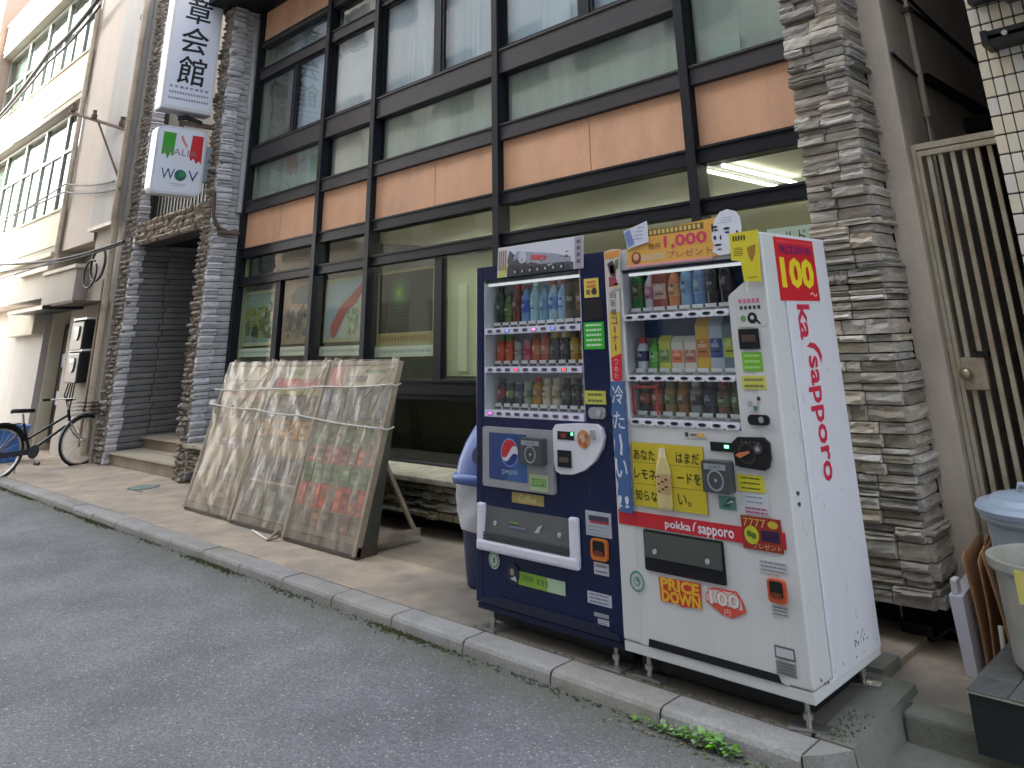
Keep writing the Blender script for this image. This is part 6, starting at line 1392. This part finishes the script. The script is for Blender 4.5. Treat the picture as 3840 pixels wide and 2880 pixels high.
# ------------------------------------------------------------------ recycling bin behind the blue machine
t = thing('recycling_bin', (-2.55, .55, 0), 'blue recycling bin with a domed lid and white bag, half hidden by the blue machine', 'bin')
mb = MB()
def sq(cx, cy, hx, hy, z, n=24, e=4.0):
    out_ = []
    for k in range(n):
        a = 2 * math.pi * k / n; c, s_ = math.cos(a), math.sin(a)
        out_.append((cx + hx * math.copysign(abs(c) ** (2 / e), c), cy + hy * math.copysign(abs(s_) ** (2 / e), s_), z))
    return out_
def loft(mb, secs, m, smooth=True, cap=True):
    n = len(secs[0]); vs = [p for s_ in secs for p in s_]
    mb.add(vs, [(i * n + k, i * n + (k + 1) % n, (i + 1) * n + (k + 1) % n, (i + 1) * n + k) for i in range(len(secs) - 1) for k in range(n)], m, smooth)
    if cap: mb.add(secs[-1], [tuple(range(n))], m); mb.add(secs[0], [tuple(range(n - 1, -1, -1))], m)
cx, cy = -2.45, .60
loft(mb, [sq(cx, cy, .155, .15, .01), sq(cx, cy, .165, .16, .10), sq(cx, cy, .20, .185, .50), sq(cx, cy, .215, .20, .60)], C(20, 30, 72, .4)); mb.build('tub', t)
mb = MB(); loft(mb, [sq(cx, cy, .235, .22, .585), sq(cx, cy, .245, .23, .60), sq(cx, cy, .245, .23, .632), sq(cx, cy, .232, .215, .645)], M['bluebin']); mb.build('rim', t)
mb = MB(); loft(mb, [sq(cx, cy, .225, .21, .64), sq(cx, cy + .01, .215, .20, .72), sq(cx, cy + .025, .19, .17, .82), sq(cx, cy + .04, .145, .135, .91), sq(cx, cy + .05, .09, .09, .965), sq(cx, cy + .05, .03, .03, .985)], M['bluebin']); ld = mb.build('lid', t)
for hx in (.045,):
    Fh = Fr((cx + hx, cy - .187, .758), (1, 0, 0), (0, .20, 1)); mb = MB(); mb.ring(Fh, 0, 0, .046, .056, M['bluebin'], .010); mb.disc(Fh, 0, 0, .049, M['navyd'], .008, -.02, 20, .056); mb.build('hole', ld)
mb = MB(); secs = []
for k in range(7):
    z = .60 - k * .045; secs.append([(x + .01 * math.sin(i * 2.1 + k), y + .01 * math.sin(i * 1.7 + k * 1.3), zz + .012 * math.sin(i * 1.3)) for i, (x, y, zz) in enumerate(sq(cx, cy, .226 - k * .004, .212 - k * .004, z))])
loft(mb, secs[::-1], M['bag'], True, False); mb.build('bag', t)

# ------------------------------------------------------------------ bicycle and tub by the far kerb
RW, FW = Vector((-11.45, -.13, .285)), Vector((-11.78, .97, .315))
ax = (FW - RW); ax.z = 0; ax.normalize(); nrm = Vector((-ax.y, ax.x, 0)); L0 = (FW - RW).length
bk = thing('bicycle', (-11.6, .4, -.03), 'black city bicycle standing across the pavement at the far left', 'bicycle')
def bp_(s_, h, l=0): return RW + ax * s_ + nrm * l + Vector((0, 0, h - .315 + .0))
blk = C(20, 20, 22, .3); chrome = M['chrome']
def wheel(name, c):
    mb = MB(); n = 28; ring_ = [c + ax * (.325 * math.cos(2 * math.pi * k / n)) + Vector((0, 0, .325 * math.sin(2 * math.pi * k / n))) for k in range(n + 1)]
    mb.tube(ring_, .018, M['black'], 6, caps=False); w = mb.build(name, bk)
    mb = MB(); ring_ = [c + ax * (.30 * math.cos(2 * math.pi * k / n)) + Vector((0, 0, .30 * math.sin(2 * math.pi * k / n))) for k in range(n + 1)]; mb.tube(ring_, .013, chrome, 5, caps=False); mb.build('rim', w)
    mb = MB()
    for k in range(18): a = 2 * math.pi * k / 18; mb.tube([c + nrm * (.02 if k % 2 else -.02), c + ax * (.30 * math.cos(a)) + Vector((0, 0, .30 * math.sin(a)))], .002, chrome, 4)
    mb.build('spokes', w); mb = MB(); mb.tube([c - nrm * .05, c + nrm * .05], .02, chrome, 8); mb.build('hub', w)
    mb = MB(); pts = [c + ax * (.36 * math.cos(a)) + Vector((0, 0, .36 * math.sin(a))) for a in [R(20 + k * 14) for k in range(12)]]; mb.tube(pts, .022, blk if name == 'rear_wheel' else chrome, 6); mb.build('mudguard', w)
wheel('rear_wheel', RW); wheel('front_wheel', FW)
bb = bp_(.42, .29); seat_t = bp_(.28, .66); head_b = bp_(.92, .60); head_t = bp_(.87, .78)
mb = MB()
for a, b, r in ((bb, seat_t, .018), (bb, head_b, .02), (bp_(.36, .45), head_t - Vector((0, 0, .08)), .017), (RW + nrm * .04, bb, .012), (RW - nrm * .04, bb, .012), (RW + nrm * .04, bp_(.30, .6), .01), (RW - nrm * .04, bp_(.30, .6), .01), (head_b, head_t, .02)): mb.tube([a, b], r, blk, 8)
mb.build('frame', bk)
mb = MB()
for l in (-.045, .045): mb.tube([head_b + nrm * l * .6, bp_(1.02, .45, l), FW + nrm * l], .013, chrome, 6)
mb.build('fork', bk)
mb = MB(); mb.tube([head_t, head_t + Vector((0, 0, .14)) - ax * .03], .013, chrome, 8); h0 = head_t + Vector((0, 0, .14)) - ax * .03
mb.tube([h0 - ax * .20 - nrm * .27, h0 - ax * .05 - nrm * .24, h0 + ax * .04 - nrm * .06, h0 + ax * .04 + nrm * .06, h0 - ax * .05 + nrm * .24, h0 - ax * .20 + nrm * .27], .011, chrome, 8); hb = mb.build('handlebar', bk)
for s_ in (-1, 1): mb = MB(); mb.tube([h0 - ax * .20 + nrm * .27 * s_, h0 - ax * .10 + nrm * .255 * s_], .017, M['black'], 8); mb.build('grip', hb)
mb = MB(); mb.tube([seat_t, seat_t + Vector((0, 0, .12)) - ax * .03], .013, chrome, 8); mb.build('seat_post', bk)
mb = MB(); sc = seat_t + Vector((0, 0, .13)) - ax * .05
secs = []
for u_, w_, z_ in ((-.14, .02, .03), (-.11, .09, .04), (-.04, .10, .03), (.05, .05, .025), (.14, .025, .02), (.17, .008, .015)): secs.append([sc + ax * u_ + nrm * (w_ * math.cos(a)) + Vector((0, 0, z_ + .028 * math.sin(a))) for a in [2 * math.pi * k / 10 for k in range(10)]])
loft(mb, secs, M['black']); mb.build('saddle', bk)
mb = MB(); mb.tube([bb - nrm * .06, bb + nrm * .06], .02, chrome, 8); mb.tube([bb - nrm * .07, bb - nrm * .075 + Vector((0, 0, -.15)) + ax * .05], .01, chrome, 6); mb.tube([bb + nrm * .07, bb + nrm * .075 + Vector((0, 0, .15)) - ax * .05], .01, chrome, 6); cr_ = mb.build('crank', bk)
mb = MB(); mb.tube([bb - nrm * .09, bb - nrm * .095 + ax * .001], .085, M['dgrey'], 20); mb.build('chain_ring', cr_)
for s_, h in ((-1, -.15), (1, .15)):
    mb = MB(); p = bb + nrm * .08 * s_ + Vector((0, 0, h)) - ax * h * .33; mb.tube([p, p + nrm * .09 * s_], .022, M['black'], 6); mb.build('pedal', cr_)
mb = MB(); mb.hexa([bp_(a, b, l) for b in (.26, .33) for l in (-.055, -.075) for a in (.0, .46)], C(60, 62, 70, .35)); mb.build('chain_case', bk)
mb = MB(); mb.tube([bp_(-.02, .28, .05), bp_(-.10, .02, .10)], .012, chrome, 6); mb.tube([bp_(.30, .30, .05), bp_(.36, .01, .16)], .012, chrome, 6); mb.build('kickstand', bk)
mb = MB(); r0 = bp_(-.22, .68); mb.hexa([bp_(a, b, l) for b in (.655, .67) for l in (-.06, .06) for a in (-.25, .22)], blk); mb.build('carrier', bk)
mb = MB(); bc = bp_(1.08, .80)
for k in range(4): mb.tube([bp_(1.0 - .0 * k, .70 + .05 * k, -.13), bp_(1.24, .70 + .05 * k, -.15), bp_(1.24, .70 + .05 * k, .15), bp_(1.0, .70 + .05 * k, .13), bp_(1.0, .70 + .05 * k, -.13)], .006, blk, 5)
for k in range(7):
    l = -.14 + k * .046; mb.tube([bp_(1.24, .86, l), bp_(1.23, .68, l), bp_(1.0, .68, l)], .004, blk, 4)
mb.build('basket', bk)
mb = MB(); mb.lathe((-13.35, .42, -.0), [(0, .0), (.20, .0), (.21, .02), (.255, .44), (.275, .45), (.275, .49), (.25, .49), (.20, .03), (0, .03)], C(52, 108, 178, .4, var=.12), 24); mb.build('round_tub', label='light blue round plastic tub behind the bicycle at the left edge', cat='tub')
# small metal cover set in the pavement
mb = MB(); mb.disc(top(0), -8.68, .74, .17, C(120, 140, 132, .6, var=.2), .004, -.002, 24, .13); mb.ring(top(0), -8.68, .74, .15, .17, C(84, 96, 92, .6), .0055); mb.rect(top(.0), -8.60, .60, -8.35, .612, M['joint'], .003); mb.build('cover_plate', label='small round greenish metal cover set in the pavement before the steps', cat='cover')
# pavement joints

# ------------------------------------------------------------------ weeds and moss along the kerb
def leaf_mesh(seed):
    rg = random.Random(seed); n = 6; vs, fs = [], []
    for k in range(n + 1):
        q = k / n; w = .5 * math.sin(math.pi * min(.98, q ** .8 + .02)) * (1 + .1 * rg.uniform(-1, 1)); z = .35 * q - .45 * q * q
        vs += [(-w, q, z - .06 * w), (0, q, z + .05), (w, q, z - .06 * w)]
    for k in range(n):
        a = 3 * k; fs += [(a, a + 1, a + 4, a + 3), (a + 1, a + 2, a + 5, a + 4)]
    me = bpy.data.meshes.new('leaf'); me.from_pydata(vs, [], fs); me.materials.append(M['leaf']); me.update(); return me
LV = [leaf_mesh(k) for k in range(5)]
WL = ['smallest weed at the left end of the green row along the kerb', 'low sparse weed second from the left in the row along the kerb', 'small weed beside the kerb joint, third from the left in the row', 'leafy weed just right of the kerb joint', 'dense low weed in the middle of the row along the kerb', 'tallest bushy weed against the kerb face', 'broad leafed weed right of the tallest one', 'outermost weed spreading over the asphalt at the right end of the row']
for k, (x, y, s_, n) in enumerate(((-.73, -.165, .030, 9), (-.655, -.17, .036, 11), (-.585, -.175, .042, 13), (-.515, -.178, .046, 14), (-.445, -.185, .055, 18), (-.375, -.165, .060, 20), (-.325, -.185, .055, 18), (-.262, -.19, .052, 18))):
    t = thing('weed', (x, y, ZR), WL[k], 'weed', 'weeds along the kerb')
    mb = MB()
    for q in range(4): a = random.uniform(0, 6.28); mb.tube([(x, y, ZR - .003), (x + .3 * s_ * math.cos(a), y + .3 * s_ * math.sin(a), ZR + s_ * .6)], .0014, M['leaf'], 4)
    mb.build('stem', t)
    for q in range(n):
        o = bpy.data.objects.new('leaf', random.choice(LV)); COL.objects.link(o); o.parent = t
        a = random.uniform(0, 6.28); rr = random.uniform(0, .5) * s_
        o.location = (rr * math.cos(a), rr * math.sin(a) * .7, random.uniform(.1, .75) * s_); l = s_ * random.uniform(.4, .8)
        o.scale = (l * random.uniform(.6, .85), l, l); o.rotation_euler = (random.uniform(-.2, .7), random.uniform(-.3, .3), a - math.pi / 2 + random.uniform(-.6, .6))
mb = MB(); rg = random.Random(21)
def tuft(x, y, z, s_):
    for q in range(5):
        a = rg.uniform(0, 6.28); h = s_ * rg.uniform(.6, 1.4); c, d = math.cos(a), math.sin(a); ox, oy = x + rg.uniform(-s_, s_), y + rg.uniform(-s_, s_) * .5
        mb.add([(ox - d * s_ * .35, oy + c * s_ * .35, z), (ox + d * s_ * .35, oy - c * s_ * .35, z), (ox + c * s_ * .7, oy + d * s_ * .7, z + h)], [(0, 1, 2)], M['moss'])
x = -14
while x < .0:
    dens = max(0, math.sin(x * 2.3) + math.sin(x * 5.1 + 1) + .7) * (1.3 if x < -2.2 else .5)
    for k in range(int(dens * 5 + 1)): tuft(x + rg.uniform(0, .05), YK - abs(rg.gauss(0, .028)) - .006, ZR, rg.uniform(.005, .011))
    x += .03
for k in range(70): tuft(rg.uniform(-.02, .03) + .1 * rg.random() ** 2, rg.uniform(.03, .3), .003, rg.uniform(.004, .009))
for k in range(160): tuft(rg.uniform(-2, .0), .02 + abs(rg.gauss(0, .01)), .0, rg.uniform(.003, .007))
mb.build('moss', kind='stuff', local=True)
mb = MB()
for k in range(60):
    x, y = rg.uniform(-.85, -.15), YK - .02 - abs(rg.gauss(0, .05)); s_ = rg.uniform(.006, .014); a = rg.uniform(0, 6.28); c, d = math.cos(a) * s_, math.sin(a) * s_
    mb.add([(x - c, y - d, ZR + .002), (x + d * .5, y - c * .5, ZR + .005), (x + c, y + d, ZR + .003), (x - d * .5, y + c * .5, ZR + .006)], [(0, 1, 2, 3)], C(*rg.choice(((96, 84, 50), (70, 58, 40), (120, 116, 60))), .8))
mb.build('leaf_litter', kind='stuff', local=True)
# scattered grit
mb = MB()
for k in range(500):
    x, y = rg.uniform(-9, .4), -.2 - rg.random() ** 2 * 1.8; s_ = rg.uniform(.002, .006); a = rg.uniform(0, 6.28)
    mb.lathe((x, y, ZR), [(s_, 0), (s_ * .8, s_ * .6), (0, s_ * .8)], M['kerb'], 5, False)
mb.build('grit', kind='stuff', local=True)

# ------------------------------------------------------------------ opposite side of the narrow street
op = thing('opposite_building', (-5, -5.6, 0), 'plain pale rendered building across the street behind the viewer', 'building')
mb = MB(); mb.box(-22.2, 14, -14, -5.6, -.1, 13.5, mat('opposite_render', (.60, .585, .55), .85, var=.15, scale=.8)); mb.build('wall', op)
for fl_ in range(4):
    for k in range(14):
        x = -21.4 + k * 2.5; z = 1.0 + fl_ * 3.0
        mb = MB(); mb.box(x, x + 1.7, -5.6, -5.56, z, z + 1.5, M['alu']); mb.box(x + .06, x + .82, -5.559, -5.55, z + .06, z + 1.44, M['dgrey']); mb.box(x + .88, x + 1.64, -5.559, -5.55, z + .06, z + 1.44, M['dgrey']); mb.build('window', op)
